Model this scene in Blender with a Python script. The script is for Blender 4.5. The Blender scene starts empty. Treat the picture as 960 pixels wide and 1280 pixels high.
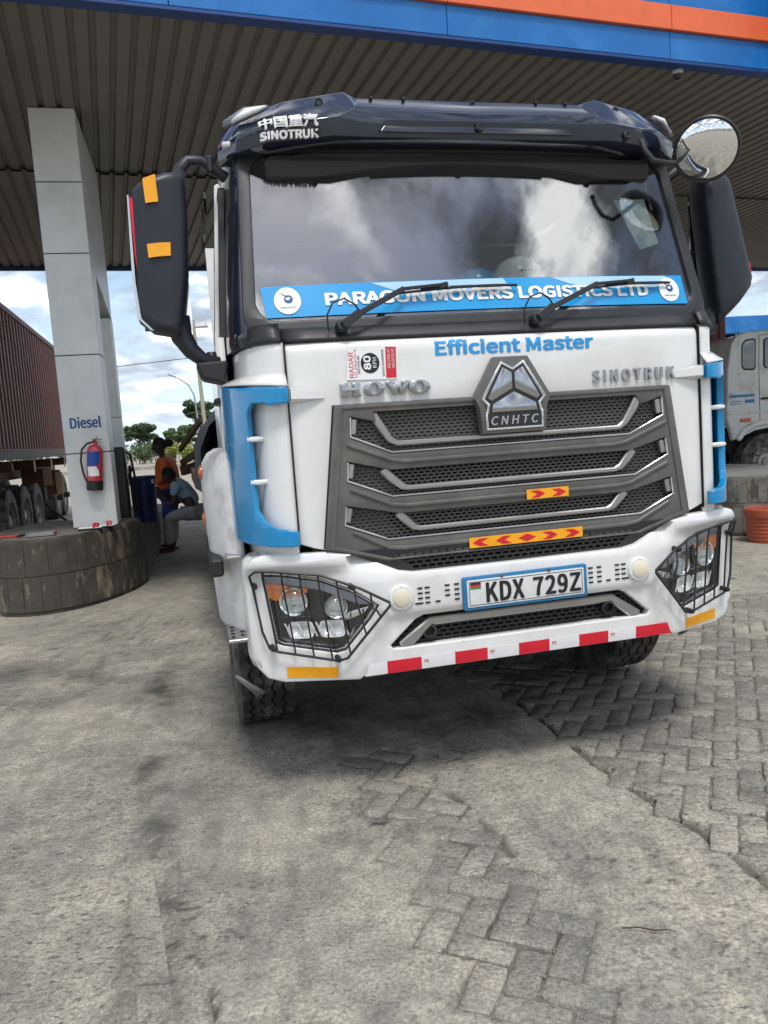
import bpy, bmesh, math, random
import numpy as np
from mathutils import Vector, Matrix, Euler
R = math.radians
random.seed(7)
S = bpy.context.scene
C = S.collection

# ------------------------------------------------------------------ camera
PITCH, ROLL, CAMH = R(-5.724), R(4.060), 1.519
cd = bpy.data.cameras.new('camera'); cam = bpy.data.objects.new('camera', cd); C.objects.link(cam)
cd.sensor_fit = 'VERTICAL'; cd.sensor_height = 24; cd.lens = 978.1/1280*24
cd.clip_start = .05; cd.clip_end = 6000
F = Vector((0, math.cos(PITCH), math.sin(PITCH))); U0 = Vector((0, -math.sin(PITCH), math.cos(PITCH))); R0 = Vector((1, 0, 0))
rt = R0*math.cos(ROLL) - U0*math.sin(ROLL); up = R0*math.sin(ROLL) + U0*math.cos(ROLL)
cam.matrix_world = Matrix(((rt.x, up.x, -F.x, 0), (rt.y, up.y, -F.y, 0), (rt.z, up.z, -F.z, CAMH), (0, 0, 0, 1)))
S.camera = cam

# ------------------------------------------------------------------ world: blue sky with broken cloud
SUN_EL, SUN_AZ = R(63), R(168)          # azimuth clockwise from +Y
w = bpy.data.worlds.new('World'); S.world = w; w.use_nodes = True
nt = w.node_tree; nt.nodes.clear()
def N(tree, typ, **kw):
    n = tree.nodes.new(typ)
    for k, v in kw.items():
        if k in n.inputs and not hasattr(n, k): n.inputs[k].default_value = v
        else: setattr(n, k, v)
    return n
def L(tree, a, b): tree.links.new(a, b)
out = N(nt, 'ShaderNodeOutputWorld'); bg = N(nt, 'ShaderNodeBackground')
sky = N(nt, 'ShaderNodeTexSky', sky_type='NISHITA', sun_disc=False, sun_elevation=SUN_EL, sun_rotation=SUN_AZ, air_density=1.0, dust_density=1.2, ozone_density=1.5)
tc = N(nt, 'ShaderNodeTexCoord'); sep = N(nt, 'ShaderNodeSeparateXYZ'); L(nt, tc.outputs['Generated'], sep.inputs[0])
ab = N(nt, 'ShaderNodeMath', operation='ABSOLUTE'); L(nt, sep.outputs['Z'], ab.inputs[0])
ad = N(nt, 'ShaderNodeMath', operation='ADD'); L(nt, ab.outputs[0], ad.inputs[0]); ad.inputs[1].default_value = .22
dx = N(nt, 'ShaderNodeMath', operation='DIVIDE'); L(nt, sep.outputs['X'], dx.inputs[0]); L(nt, ad.outputs[0], dx.inputs[1])
dy = N(nt, 'ShaderNodeMath', operation='DIVIDE'); L(nt, sep.outputs['Y'], dy.inputs[0]); L(nt, ad.outputs[0], dy.inputs[1])
cmb = N(nt, 'ShaderNodeCombineXYZ'); L(nt, dx.outputs[0], cmb.inputs[0]); L(nt, dy.outputs[0], cmb.inputs[1])
n1 = N(nt, 'ShaderNodeTexNoise'); n1.inputs['Scale'].default_value = 2.1; n1.inputs['Detail'].default_value = 9; n1.inputs['Roughness'].default_value = .56; n1.inputs['Distortion'].default_value = .25
L(nt, cmb.outputs[0], n1.inputs['Vector'])
cov = N(nt, 'ShaderNodeValToRGB'); cov.color_ramp.elements[0].position = .42; cov.color_ramp.elements[1].position = .56
L(nt, n1.outputs['Fac'], cov.inputs[0])
mp = N(nt, 'ShaderNodeMapping'); mp.inputs['Location'].default_value = (3.7, 1.9, .4); L(nt, cmb.outputs[0], mp.inputs[0])
n2 = N(nt, 'ShaderNodeTexNoise'); n2.inputs['Scale'].default_value = 4.2; n2.inputs['Detail'].default_value = 10; n2.inputs['Roughness'].default_value = .58
L(nt, mp.outputs[0], n2.inputs['Vector'])
shade = N(nt, 'ShaderNodeValToRGB')
shade.color_ramp.elements[0].position = .41; shade.color_ramp.elements[0].color = (.07, .075, .085, 1)
shade.color_ramp.elements[1].position = .60; shade.color_ramp.elements[1].color = (1.0, 1.0, 1.0, 1)
e = shade.color_ramp.elements.new(.50); e.color = (.32, .335, .36, 1)
L(nt, n2.outputs['Fac'], shade.inputs[0])
sm = N(nt, 'ShaderNodeMix', data_type='RGBA', blend_type='MULTIPLY'); sm.inputs['Factor'].default_value = 1
L(nt, sky.outputs[0], sm.inputs['A']); sm.inputs['B'].default_value = (.10, .10, .10, 1)
cs = N(nt, 'ShaderNodeMix', data_type='RGBA', blend_type='MULTIPLY'); cs.inputs['Factor'].default_value = 1
L(nt, shade.outputs[0], cs.inputs['A']); cs.inputs['B'].default_value = (1.5, 1.5, 1.5, 1)
mx = N(nt, 'ShaderNodeMix', data_type='RGBA'); L(nt, cov.outputs[0], mx.inputs['Factor']); L(nt, sm.outputs['Result'], mx.inputs['A']); L(nt, cs.outputs['Result'], mx.inputs['B'])
hz = N(nt, 'ShaderNodeMapRange'); L(nt, ab.outputs[0], hz.inputs['Value']); hz.inputs['From Max'].default_value = .32; hz.inputs['To Min'].default_value = .72; hz.inputs['To Max'].default_value = 0
mh = N(nt, 'ShaderNodeMix', data_type='RGBA'); L(nt, hz.outputs[0], mh.inputs['Factor']); L(nt, mx.outputs['Result'], mh.inputs['A']); mh.inputs['B'].default_value = (.56, .66, .78, 1)   # horizon haze
L(nt, mh.outputs['Result'], bg.inputs['Color']); bg.inputs['Strength'].default_value = 1.0; L(nt, bg.outputs[0], out.inputs[0])

# ------------------------------------------------------------------ sun behind thin cloud
sd = bpy.data.lights.new('sun', 'SUN'); sun = bpy.data.objects.new('sun', sd); C.objects.link(sun)
sd.energy = 1.5; sd.angle = R(14); sd.color = (1, .97, .92)
sdir = Vector((math.sin(SUN_AZ)*math.cos(SUN_EL), math.cos(SUN_AZ)*math.cos(SUN_EL), math.sin(SUN_EL)))
sun.rotation_euler = sdir.to_track_quat('Z', 'Y').to_euler(); sun.location = sdir*50

S.view_settings.view_transform = 'Standard'; S.view_settings.look = 'None'
S.view_settings.exposure = 0.74; S.view_settings.gamma = 1
S.cycles.max_bounces = 8; S.cycles.transparent_max_bounces = 12
S.cycles.use_adaptive_sampling = True
try: S.cycles.use_denoising = True
except Exception: pass

# ------------------------------------------------------------------ materials
def lin(r, g, b):
    f = lambda c: c/12.92 if c <= .04045 else ((c+.055)/1.055)**2.4
    return (f(r/255), f(g/255), f(b/255), 1)
MAT = {}
def mat(name, col, rough=.5, metal=0, var=.12, vs=6, bump=0, bs=60, coat=0, spec=.5, rvar=.12, alt=None, altpos=(.45, .62), alts=3, objrand=0, trans=0, stretch=None, detail=6, specks=0):
    """Principled material with noise-driven colour, roughness and fine relief; alt = second colour spread by noise (dirt, wear)."""
    m = bpy.data.materials.new(name); m.use_nodes = True; MAT[name] = m
    t = m.node_tree; b = t.nodes['Principled BSDF']
    tcn = N(t, 'ShaderNodeTexCoord')
    nz = N(t, 'ShaderNodeTexNoise'); nz.inputs['Scale'].default_value = vs; nz.inputs['Detail'].default_value = detail; nz.inputs['Roughness'].default_value = .6
    L(t, tcn.outputs['Object'], nz.inputs['Vector'])
    mr = N(t, 'ShaderNodeMapRange'); mr.inputs['From Min'].default_value = .3; mr.inputs['From Max'].default_value = .7
    mr.inputs['To Min'].default_value = 1-var; mr.inputs['To Max'].default_value = 1+var; L(t, nz.outputs['Fac'], mr.inputs['Value'])
    val = mr.outputs[0]
    if objrand:
        oi = N(t, 'ShaderNodeObjectInfo'); m2 = N(t, 'ShaderNodeMapRange'); m2.inputs['To Min'].default_value = 1-objrand; m2.inputs['To Max'].default_value = 1+objrand
        L(t, oi.outputs['Random'], m2.inputs['Value']); mu = N(t, 'ShaderNodeMath', operation='MULTIPLY'); L(t, val, mu.inputs[0]); L(t, m2.outputs[0], mu.inputs[1]); val = mu.outputs[0]
    src = None
    if alt:
        n3 = N(t, 'ShaderNodeTexNoise'); n3.inputs['Scale'].default_value = alts; n3.inputs['Detail'].default_value = 8; n3.inputs['Roughness'].default_value = .65
        if stretch:
            mpp = N(t, 'ShaderNodeMapping'); mpp.inputs['Scale'].default_value = stretch; L(t, tcn.outputs['Object'], mpp.inputs[0]); L(t, mpp.outputs[0], n3.inputs['Vector'])
        else: L(t, tcn.outputs['Object'], n3.inputs['Vector'])
        cr = N(t, 'ShaderNodeValToRGB'); cr.color_ramp.elements[0].position = altpos[0]; cr.color_ramp.elements[1].position = altpos[1]
        cr.color_ramp.elements[0].color = tuple(col[:3])+(1,); cr.color_ramp.elements[1].color = tuple(alt[:3])+(1,)
        L(t, n3.outputs['Fac'], cr.inputs[0]); src = cr.outputs[0]
    if specks and src:      # fine flecks of road dirt
        n4 = N(t, 'ShaderNodeTexNoise'); n4.inputs['Scale'].default_value = 70; n4.inputs['Detail'].default_value = 3; L(t, tcn.outputs['Object'], n4.inputs['Vector'])
        n5 = N(t, 'ShaderNodeTexNoise'); n5.inputs['Scale'].default_value = 5; n5.inputs['Detail'].default_value = 5; L(t, tcn.outputs['Object'], n5.inputs['Vector'])
        a4 = N(t, 'ShaderNodeMapRange'); a4.inputs['From Min'].default_value = .66; a4.inputs['From Max'].default_value = .74; L(t, n4.outputs['Fac'], a4.inputs['Value'])
        a5 = N(t, 'ShaderNodeMapRange'); a5.inputs['From Min'].default_value = .40; a5.inputs['From Max'].default_value = .65; L(t, n5.outputs['Fac'], a5.inputs['Value'])
        m4 = N(t, 'ShaderNodeMath', operation='MULTIPLY'); L(t, a4.outputs[0], m4.inputs[0]); L(t, a5.outputs[0], m4.inputs[1]); m5 = N(t, 'ShaderNodeMath', operation='MULTIPLY'); L(t, m4.outputs[0], m5.inputs[0]); m5.inputs[1].default_value = specks
        mc = N(t, 'ShaderNodeMix', data_type='RGBA'); L(t, m5.outputs[0], mc.inputs['Factor']); L(t, src, mc.inputs['A']); mc.inputs['B'].default_value = (.20, .17, .13, 1); src = mc.outputs['Result']
    vm = N(t, 'ShaderNodeVectorMath', operation='SCALE'); vm.inputs[0].default_value = col[:3]
    if src: L(t, src, vm.inputs[0])
    L(t, val, vm.inputs['Scale']); L(t, vm.outputs[0], b.inputs['Base Color'])
    rr = N(t, 'ShaderNodeMapRange'); rr.inputs['From Min'].default_value = .3; rr.inputs['From Max'].default_value = .7
    rr.inputs['To Min'].default_value = max(.02, rough*(1-rvar)); rr.inputs['To Max'].default_value = min(1, rough*(1+rvar)); L(t, nz.outputs['Fac'], rr.inputs['Value']); L(t, rr.outputs[0], b.inputs['Roughness'])
    b.inputs['Metallic'].default_value = metal; b.inputs['Specular IOR Level'].default_value = spec
    if coat: b.inputs['Coat Weight'].default_value = coat; b.inputs['Coat Roughness'].default_value = .06
    if trans: b.inputs['Transmission Weight'].default_value = trans
    if bump:
        bn = N(t, 'ShaderNodeTexNoise'); bn.inputs['Scale'].default_value = bs; bn.inputs['Detail'].default_value = 5; L(t, tcn.outputs['Object'], bn.inputs['Vector'])
        bp = N(t, 'ShaderNodeBump'); bp.inputs['Strength'].default_value = bump; bp.inputs['Distance'].default_value = .01; L(t, bn.outputs['Fac'], bp.inputs['Height']); L(t, bp.outputs[0], b.inputs['Normal'])
    return m
def glass(name, tint, refl, rough=.0, ior=1.5):
    """Thin sheet glass: tinted see-through plus a Fresnel mirror."""
    m = bpy.data.materials.new(name); m.use_nodes = True; MAT[name] = m; t = m.node_tree; t.nodes.clear()
    o = N(t, 'ShaderNodeOutputMaterial'); a = N(t, 'ShaderNodeBsdfTransparent'); a.inputs[0].default_value = tint
    g = N(t, 'ShaderNodeBsdfGlossy'); g.inputs['Roughness'].default_value = rough; g.inputs[0].default_value = (1, 1, 1, 1)
    r0 = ((ior-1)/(ior+1))**2 + refl      # Schlick reflectance, the same from both sides of the sheet
    lw = N(t, 'ShaderNodeLayerWeight'); lw.inputs['Blend'].default_value = .5
    pw = N(t, 'ShaderNodeMath', operation='POWER'); L(t, lw.outputs['Facing'], pw.inputs[0]); pw.inputs[1].default_value = 5
    ml = N(t, 'ShaderNodeMath', operation='MULTIPLY'); L(t, pw.outputs[0], ml.inputs[0]); ml.inputs[1].default_value = 1-r0
    ad = N(t, 'ShaderNodeMath', operation='ADD'); ad.use_clamp = True; L(t, ml.outputs[0], ad.inputs[0]); ad.inputs[1].default_value = r0
    mxs = N(t, 'ShaderNodeMixShader'); L(t, ad.outputs[0], mxs.inputs[0]); L(t, a.outputs[0], mxs.inputs[1]); L(t, g.outputs[0], mxs.inputs[2]); L(t, mxs.outputs[0], o.inputs[0])
    return m
mat('white_paint', (.74, .74, .725), .28, coat=.6, var=.03, vs=2, alt=(.66, .65, .62), altpos=(.46, .78), alts=2.2, specks=.35, bump=.012, bs=4)
mat('white_bumper', (.73, .73, .715), .32, coat=.4, var=.04, vs=3, alt=(.60, .58, .54), altpos=(.48, .76), alts=4, specks=.6, bump=.015, bs=5)
mat('white_dull', (.62, .62, .61), .45, var=.06, vs=4, alt=(.36, .345, .32), altpos=(.50, .7), alts=5, specks=.7)
mat('blue_paint', lin(0, 132, 188), .25, coat=.6, var=.04)
mat('navy_gloss', (.012, .017, .030), .16, coat=.7, var=.2, vs=5, rvar=.5)
mat('visor_navy', (.016, .024, .045), .10, coat=.8, var=.15, vs=5, rvar=.6)
mat('black_plastic', (.016, .017, .019), .45, var=.2, vs=20, bump=.05, bs=300)
mat('mirror_shell', (.011, .014, .021), .42, var=.15, vs=10, bump=.04, bs=400)
mat('black_rubber', (.012, .012, .012), .6, var=.2, vs=30)
mat('grille_grey', (.105, .100, .094), .42, var=.10, vs=12, alt=(.15, .135, .115), altpos=(.5, .75), alts=6)
mat('grille_mesh', (.070, .066, .060), .5, var=.12, vs=20)
mat('mesh_black', (.012, .012, .012), .6)
mat('dark_void', (.006, .006, .006), .8)
mat('silver', (.40, .39, .38), .32, metal=.85, var=.06)
mat('chrome', (.82, .82, .82), .06, metal=1, var=.02, rvar=.3)
mat('letter_chrome', (.42, .42, .43), .16, metal=1, var=.03)
mat('chrome_trim', (.72, .72, .72), .20, metal=1, var=.03)
mat('chrome_dull', (.6, .6, .6), .22, metal=1, var=.05)
mat('tyre', (.026, .025, .024), .75, var=.25, vs=14, alt=(.15, .135, .115), altpos=(.42, .66), alts=7, bump=.15, bs=120)
mat('rim', (.30, .29, .26), .5, metal=.5, var=.2)
mat('rust', (.16, .07, .035), .8, var=.35, vs=14, bump=.2)
mat('undercarriage', (.04, .034, .028), .8, var=.4, vs=8)
mat('cream_lamp', (.72, .66, .50), .35, var=.05)
mat('amber', (.55, .13, .015), .25, coat=.5, var=.1)
mat('orange_tape', lin(240, 165, 25), .35, var=.08, vs=18)
mat('red_tape', lin(205, 30, 50), .3, var=.08, vs=20)
mat('red_print', lin(200, 35, 50), .4, var=.05)
mat('white_tape', (.72, .72, .72), .3, var=.05, vs=20)
mat('white_print', (.80, .80, .80), .35, var=.02)
mat('black_print', (.012, .012, .014), .45, var=.1)
mat('banner_blue', lin(25, 150, 212), .25, coat=.5, var=.03)
mat('sheen_pale', (.40, .62, .80), .22, coat=.5, var=.05, vs=4)  # pale tone of the sky mirrored on the banner
mat('letter_blue', lin(45, 145, 205), .4, var=.06, vs=30)
mat('plate_blue', lin(40, 115, 160), .45, var=.12, vs=25)
mat('plate_white', (.66, .66, .65), .4, var=.05, vs=30)
mat('green_print', (.02, .25, .06), .5)
mat('lamp_black', (.022, .022, .024), .22, var=.2)
mat('lamp_grey', (.26, .27, .31), .25, metal=.3)
mat('interior', (.035, .033, .031), .75, var=.15)
mat('seat_cloth', (.08, .075, .07), .9, var=.2)
mat('helmet', (.80, .79, .72), .3, coat=.3)
mat('paper', (.78, .80, .70), .7, var=.25, vs=14, alt=(.25, .5, .6), altpos=(.45, .6), alts=9)
glass('windshield_glass', (.72, .75, .75, 1), .17, 0, 1.5)
glass('side_glass', (.15, .17, .18, 1), .08, 0, 1.5)
glass('lamp_glass', (.985, .99, .99, 1), .01, 0, 1.3)
glass('lens_glass', (.80, .84, .84, 1), .12, 0, 1.5)

# ------------------------------------------------------------------ mesh helpers
class MB:
    def __init__(s): s.v = []; s.f = []
    def add(s, vs, fs):
        o = len(s.v); s.v += [tuple(p) for p in vs]; s.f += [tuple(o+i for i in f) for f in fs]; return s
    def box(s, c, d, rz=0, rx=0, ry=0):
        M = Euler((rx, ry, rz)).to_matrix(); c = Vector(c)
        vs = [c + M @ Vector((sx*d[0]/2, sy*d[1]/2, sz*d[2]/2)) for sx in (-1, 1) for sy in (-1, 1) for sz in (-1, 1)]
        return s.add(vs, [(0, 1, 3, 2), (4, 6, 7, 5), (0, 4, 5, 1), (2, 3, 7, 6), (0, 2, 6, 4), (1, 5, 7, 3)])
    def bar(s, a, b, wd, th, up=(0, 0, 1)):
        a = Vector(a); b = Vector(b); d = (b-a).normalized(); x = d.cross(Vector(up)).normalized(); z = x.cross(d)
        vs = [p + x*sx*wd/2 + z*sz*th/2 for p in (a, b) for sx, sz in ((-1, -1), (1, -1), (1, 1), (-1, 1))]
        return s.add(vs, [(0, 1, 2, 3), (7, 6, 5, 4), (0, 4, 5, 1), (1, 5, 6, 2), (2, 6, 7, 3), (3, 7, 4, 0)])
    def prism(s, poly, y0, y1, ax='y'):
        n = len(poly)
        mk = {'y': lambda p, d: (p[0], d, p[1]), 'x': lambda p, d: (d, p[0], p[1]), 'z': lambda p, d: (p[0], p[1], d)}[ax]
        vs = [mk(p, y0) for p in poly] + [mk(p, y1) for p in poly]
        return s.add(vs, [tuple(range(n)), tuple(range(2*n-1, n-1, -1))] + [(i, i+n, (i+1) % n+n, (i+1) % n) for i in range(n)])
    def tube(s, pts, r, n=8, cap=True, closed=False):
        pts = [Vector(p) for p in pts]; m = len(pts); rs = r if isinstance(r, (list, tuple)) else [r]*m
        o = len(s.v); ref = None
        for i, p in enumerate(pts):
            if closed: d = (pts[(i+1) % m]-pts[i-1])
            else: d = pts[min(i+1, m-1)]-pts[max(i-1, 0)]
            d.normalize()
            if ref is None: ref = Vector((0, 0, 1)) if abs(d.z) < .9 else Vector((1, 0, 0))
            x = d.cross(ref); x.normalize(); z = x.cross(d); ref = z if abs(z.dot(d)) < .9 else ref
            for k in range(n):
                a = 2*math.pi*k/n; q = p + (x*math.cos(a)+z*math.sin(a))*rs[i]; s.v.append(tuple(q))
        for i in range(m if closed else m-1):
            j = (i+1) % m
            for k in range(n): s.f.append((o+i*n+k, o+i*n+(k+1) % n, o+j*n+(k+1) % n, o+j*n+k))
        if cap and not closed:
            s.f.append(tuple(o+k for k in range(n-1, -1, -1))); s.f.append(tuple(o+(m-1)*n+k for k in range(n)))
        return s
    def lathe(s, prof, org, axis, n=32, wob=None):
        """prof: list of (radius, distance along axis)"""
        org = Vector(org); d = Vector(axis).normalized(); ref = Vector((0, 0, 1)) if abs(d.z) < .9 else Vector((1, 0, 0))
        x = d.cross(ref).normalized(); z = x.cross(d); o = len(s.v); m = len(prof)
        for k in range(n):
            a = 2*math.pi*k/n
            for j, (r, t) in enumerate(prof):
                if wob: t = t + wob(k, j)
                s.v.append(tuple(org + d*t + (x*math.cos(a)+z*math.sin(a))*r))
        for k in range(n):
            k2 = (k+1) % n
            for j in range(m-1): s.f.append((o+k*m+j, o+k*m+j+1, o+k2*m+j+1, o+k2*m+j))
        return s
    def grid(s, fn, nu, nv):
        o = len(s.v)
        for i in range(nu+1):
            for j in range(nv+1): s.v.append(tuple(fn(i/nu, j/nv)))
        for i in range(nu):
            for j in range(nv):
                a = o+i*(nv+1)+j; s.f.append((a, a+1, a+nv+2, a+nv+1))
        return s
    def build(s, name, m, parent=None, bevel=0, seg=1, ang=35, flat=False, fix=True, solid=0):
        me = bpy.data.meshes.new(name); me.from_pydata(s.v, [], s.f); me.update()
        return finish(me, name, m, parent, bevel, seg, ang, flat, fix, solid)
def finish(me, name, m, parent=None, bevel=0, seg=1, ang=35, flat=False, fix=True, solid=0):
    bm = bmesh.new(); bm.from_mesh(me)
    if fix:
        bmesh.ops.remove_doubles(bm, verts=bm.verts, dist=1e-5); bmesh.ops.recalc_face_normals(bm, faces=bm.faces)
    if bevel:
        es = [e for e in bm.edges if len(e.link_faces) == 2 and e.calc_face_angle(0) > R(28)]
        if es: bmesh.ops.bevel(bm, geom=es, offset=bevel, segments=seg, profile=.6, affect='EDGES', clamp_overlap=True)
    bm.to_mesh(me); bm.free()
    if not flat:
        me.polygons.foreach_set('use_smooth', [True]*len(me.polygons)); me.set_sharp_from_angle(angle=R(ang))
    o = bpy.data.objects.new(name, me); C.objects.link(o)
    if isinstance(m, str): m = MAT[m]
    me.materials.append(m)
    if parent: o.parent = parent
    if solid:
        md = o.modifiers.new('thickness', 'SOLIDIFY'); md.thickness = solid; md.offset = -1
    return o
def curve_mesh(outer, holes=(), depth=.01, bevel=0):
    cu = bpy.data.curves.new('c', 'CURVE'); cu.dimensions = '2D'; cu.fill_mode = 'BOTH'
    cu.extrude = max(depth/2-bevel, 1e-4); cu.bevel_depth = bevel; cu.bevel_resolution = 1; cu.offset = -bevel
    for poly in [outer, *holes]:
        sp = cu.splines.new('POLY'); sp.points.add(len(poly)-1); sp.use_cyclic_u = True
        for p, q in zip(sp.points, poly): p.co = (q[0], q[1], 0, 1)
    ob = bpy.data.objects.new('c', cu); me = bpy.data.meshes.new_from_object(ob)
    bpy.data.objects.remove(ob); bpy.data.curves.remove(cu); return me
def plate(name, m, parent, outer, holes=(), y0=0, depth=.01, bevel=0, cutx=(), cutz=(), deform=None, ang=35):
    """outline in (x, z), front face at y = y0, thickness going back; optional cuts so that deform(x, z) -> dy can bend it"""
    me = curve_mesh(outer, holes, depth, bevel)
    bm = bmesh.new(); bm.from_mesh(me); bmesh.ops.remove_doubles(bm, verts=bm.verts, dist=1e-5)
    for c in cutx: bmesh.ops.bisect_plane(bm, geom=bm.verts[:]+bm.edges[:]+bm.faces[:], plane_co=(c, 0, 0), plane_no=(1, 0, 0))
    for c in cutz: bmesh.ops.bisect_plane(bm, geom=bm.verts[:]+bm.edges[:]+bm.faces[:], plane_co=(0, c, 0), plane_no=(0, 1, 0))
    for v in bm.verts:
        x, z, t = v.co; v.co = (x, y0 + depth/2 - t + (deform(x, z) if deform else 0), z)
    bmesh.ops.recalc_face_normals(bm, faces=bm.faces)
    bm.to_mesh(me); bm.free()
    return finish(me, name, m, parent, ang=ang, fix=False)
try: FNT = bpy.data.fonts.load(bpy.utils.system_resource('DATAFILES') + '/fonts/Noto Sans CJK Regular.woff2')      # ships with Blender
except Exception: FNT = None
def text_mesh(body, x0, x1, z0, z1, depth=.002, bold=0, shear=0, bevel=0, rot90=False, spacing=1):
    cjk = any(ord(c) > 0x2000 for c in body)
    cu = bpy.data.curves.new('t', 'FONT'); cu.body = body; cu.size = 1; cu.offset = 0
    if FNT: cu.font = FNT
    cu.shear = shear; cu.extrude = .01; cu.bevel_depth = bevel; cu.space_character = spacing; cu.resolution_u = 4
    ob = bpy.data.objects.new('t', cu); me = bpy.data.meshes.new_from_object(ob); bpy.data.objects.remove(ob); bpy.data.curves.remove(cu)
    n = len(me.vertices); a = np.empty(n*3); me.vertices.foreach_get('co', a); a = a.reshape(-1, 3)
    if rot90: a = np.stack([-a[:, 1], a[:, 0], a[:, 2]], 1)
    lo, hi = a.min(0), a.max(0)
    b = np.empty_like(a); b[:, 0] = x0+(a[:, 0]-lo[0])/(hi[0]-lo[0])*(x1-x0); b[:, 2] = z0+(a[:, 1]-lo[1])/(hi[1]-lo[1])*(z1-z0)
    b[:, 1] = -(a[:, 2]-lo[2])/max(hi[2]-lo[2], 1e-9)*depth
    me.vertices.foreach_set('co', b.ravel()); me.update(); return me
def text(name, body, m, parent, x0, x1, z0, z1, y, deform=None, fat=0, cutz=(), **k):
    me = text_mesh(body, x0+fat, x1-fat, z0+fat*.6, z1-fat*.6, **k)
    if fat:      # heavier weight: overlapping copies, each a hair further forward
        bm = bmesh.new()
        for i, (ox, oz) in enumerate(((0, 0), (-1, 0), (1, 0), (-.7, .6), (.7, .6), (-.7, -.6), (.7, -.6))):
            n0 = len(bm.verts); bm.from_mesh(me); bm.verts.ensure_lookup_table()
            for v in bm.verts[n0:]: v.co += Vector((ox*fat, -i*.00012, oz*fat))
        bm.to_mesh(me); bm.free()
    if cutz:
        bm = bmesh.new(); bm.from_mesh(me); bmesh.ops.remove_doubles(bm, verts=bm.verts, dist=1e-6)
        for c in cutz: bmesh.ops.bisect_plane(bm, geom=bm.verts[:]+bm.edges[:]+bm.faces[:], plane_co=(0, 0, c), plane_no=(0, 0, 1))
        bm.to_mesh(me); bm.free()
    for v in me.vertices: v.co.y += y + (deform(v.co.x, v.co.z) if deform else 0)
    return finish(me, name, m, parent, flat=not cutz, fix=not fat)
def empty(name, loc=(0, 0, 0), rz=0):
    o = bpy.data.objects.new(name, None); C.objects.link(o); o.location = loc; o.rotation_euler = (0, 0, rz); o.empty_display_size = .2; return o
def tag(o, label=None, cat=None, group=None, kind=None):
    for k, v in (('label', label), ('category', cat), ('group', group), ('kind', kind)):
        if v: o[k] = v
    return o
def mir(poly): return [(-x, z) for x, z in reversed(poly)]
def sym(half): return list(half) + [(-x, z) for x, z in reversed(half) if abs(x) > 1e-6]
def arc(cx, cz, r, a0, a1, n): return [(cx+r*math.cos(R(a0+(a1-a0)*i/n)), cz+r*math.sin(R(a0+(a1-a0)*i/n))) for i in range(n+1)]
def inside(p, poly):
    x, y = p; c = False; n = len(poly)
    for i in range(n):
        x1, y1 = poly[i]; x2, y2 = poly[i-1]
        if (y1 > y) != (y2 > y) and x < (x2-x1)*(y-y1)/(y2-y1)+x1: c = not c
    return c
def honeycomb(name, m, parent, poly, y, cw=.036, ch=.020, wall=.0045, depth=.012, deform=None):
    """mesh of rounded hexagonal openings in brick bond, cells inside poly (x, z)"""
    b = MB(); xs = [p[0] for p in poly]; zs = [p[1] for p in poly]
    r = 0; z = min(zs)+ch*.5
    while z < max(zs):
        x = min(xs) + (cw/2 if r % 2 else 0)
        while x < max(xs):
            if inside((x, z), poly):
                a, h = cw/2, ch/2; o = [(-a, -h*.5), (-a*.62, -h), (a*.62, -h), (a, -h*.5), (a, h*.5), (a*.62, h), (-a*.62, h), (-a, h*.5)]
                i_ = [(px*(1-wall/a), pz*(1-wall/h)) for px, pz in o]
                o = [(-a, -h), (-a*.4, -h), (a*.4, -h), (a, -h), (a, h), (a*.4, h), (-a*.4, h), (-a, h)]
                dy = deform(x, z) if deform else 0
                vs = [(x+p, y+dy, z+q) for p, q in o]+[(x+p, y+dy, z+q) for p, q in i_]+[(x+p*.94, y+dy+depth, z+q*.9) for p, q in i_]
                b.add(vs, [(k, (k+1) % 8, 8+(k+1) % 8, 8+k) for k in range(8)]+[(8+k, 8+(k+1) % 8, 16+(k+1) % 8, 16+k) for k in range(8)])
            x += cw
        z += ch; r += 1
    o = b.build(name, m, parent, flat=True, fix=False); o['kind'] = 'stuff'; return o
def strip(name, m, parent, pts, y, wd, th, deform=None, bevel=.002, name2=None):
    """flat bar following (x, z) points, mitred"""
    n = len(pts); L_, R_ = [], []
    for i in range(n):
        p = Vector(pts[i]); a = Vector(pts[max(i-1, 0)]); c = Vector(pts[min(i+1, n-1)])
        d1 = (p-a).normalized() if i else (c-p).normalized(); d2 = (c-p).normalized() if i < n-1 else d1
        nn = Vector((-(d1+d2).y, (d1+d2).x)).normalized(); k = 1/max(.5, nn.dot(Vector((-d1.y, d1.x))))
        w_ = wd[i] if isinstance(wd, (list, tuple)) else wd
        L_.append(tuple(p+nn*w_/2*k)); R_.append(tuple(p-nn*w_/2*k))
    b = MB()
    f = deform or (lambda x, z: 0)
    vs = [(x, y+f(x, z), z) for x, z in L_]+[(x, y+f(x, z), z) for x, z in R_]+[(x, y+th+f(x, z), z) for x, z in L_]+[(x, y+th+f(x, z), z) for x, z in R_]
    fs = []
    for i in range(n-1):
        for a, c in ((0, n), (n, 3*n), (3*n, 2*n), (2*n, 0)): fs.append((a+i, c+i, c+i+1, a+i+1))
    fs += [(0, n, 3*n, 2*n), (n-1, 3*n-1, 4*n-1, 2*n-1)]
    b.add(vs, fs); return b.build(name, m, parent, bevel=bevel)

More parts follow.
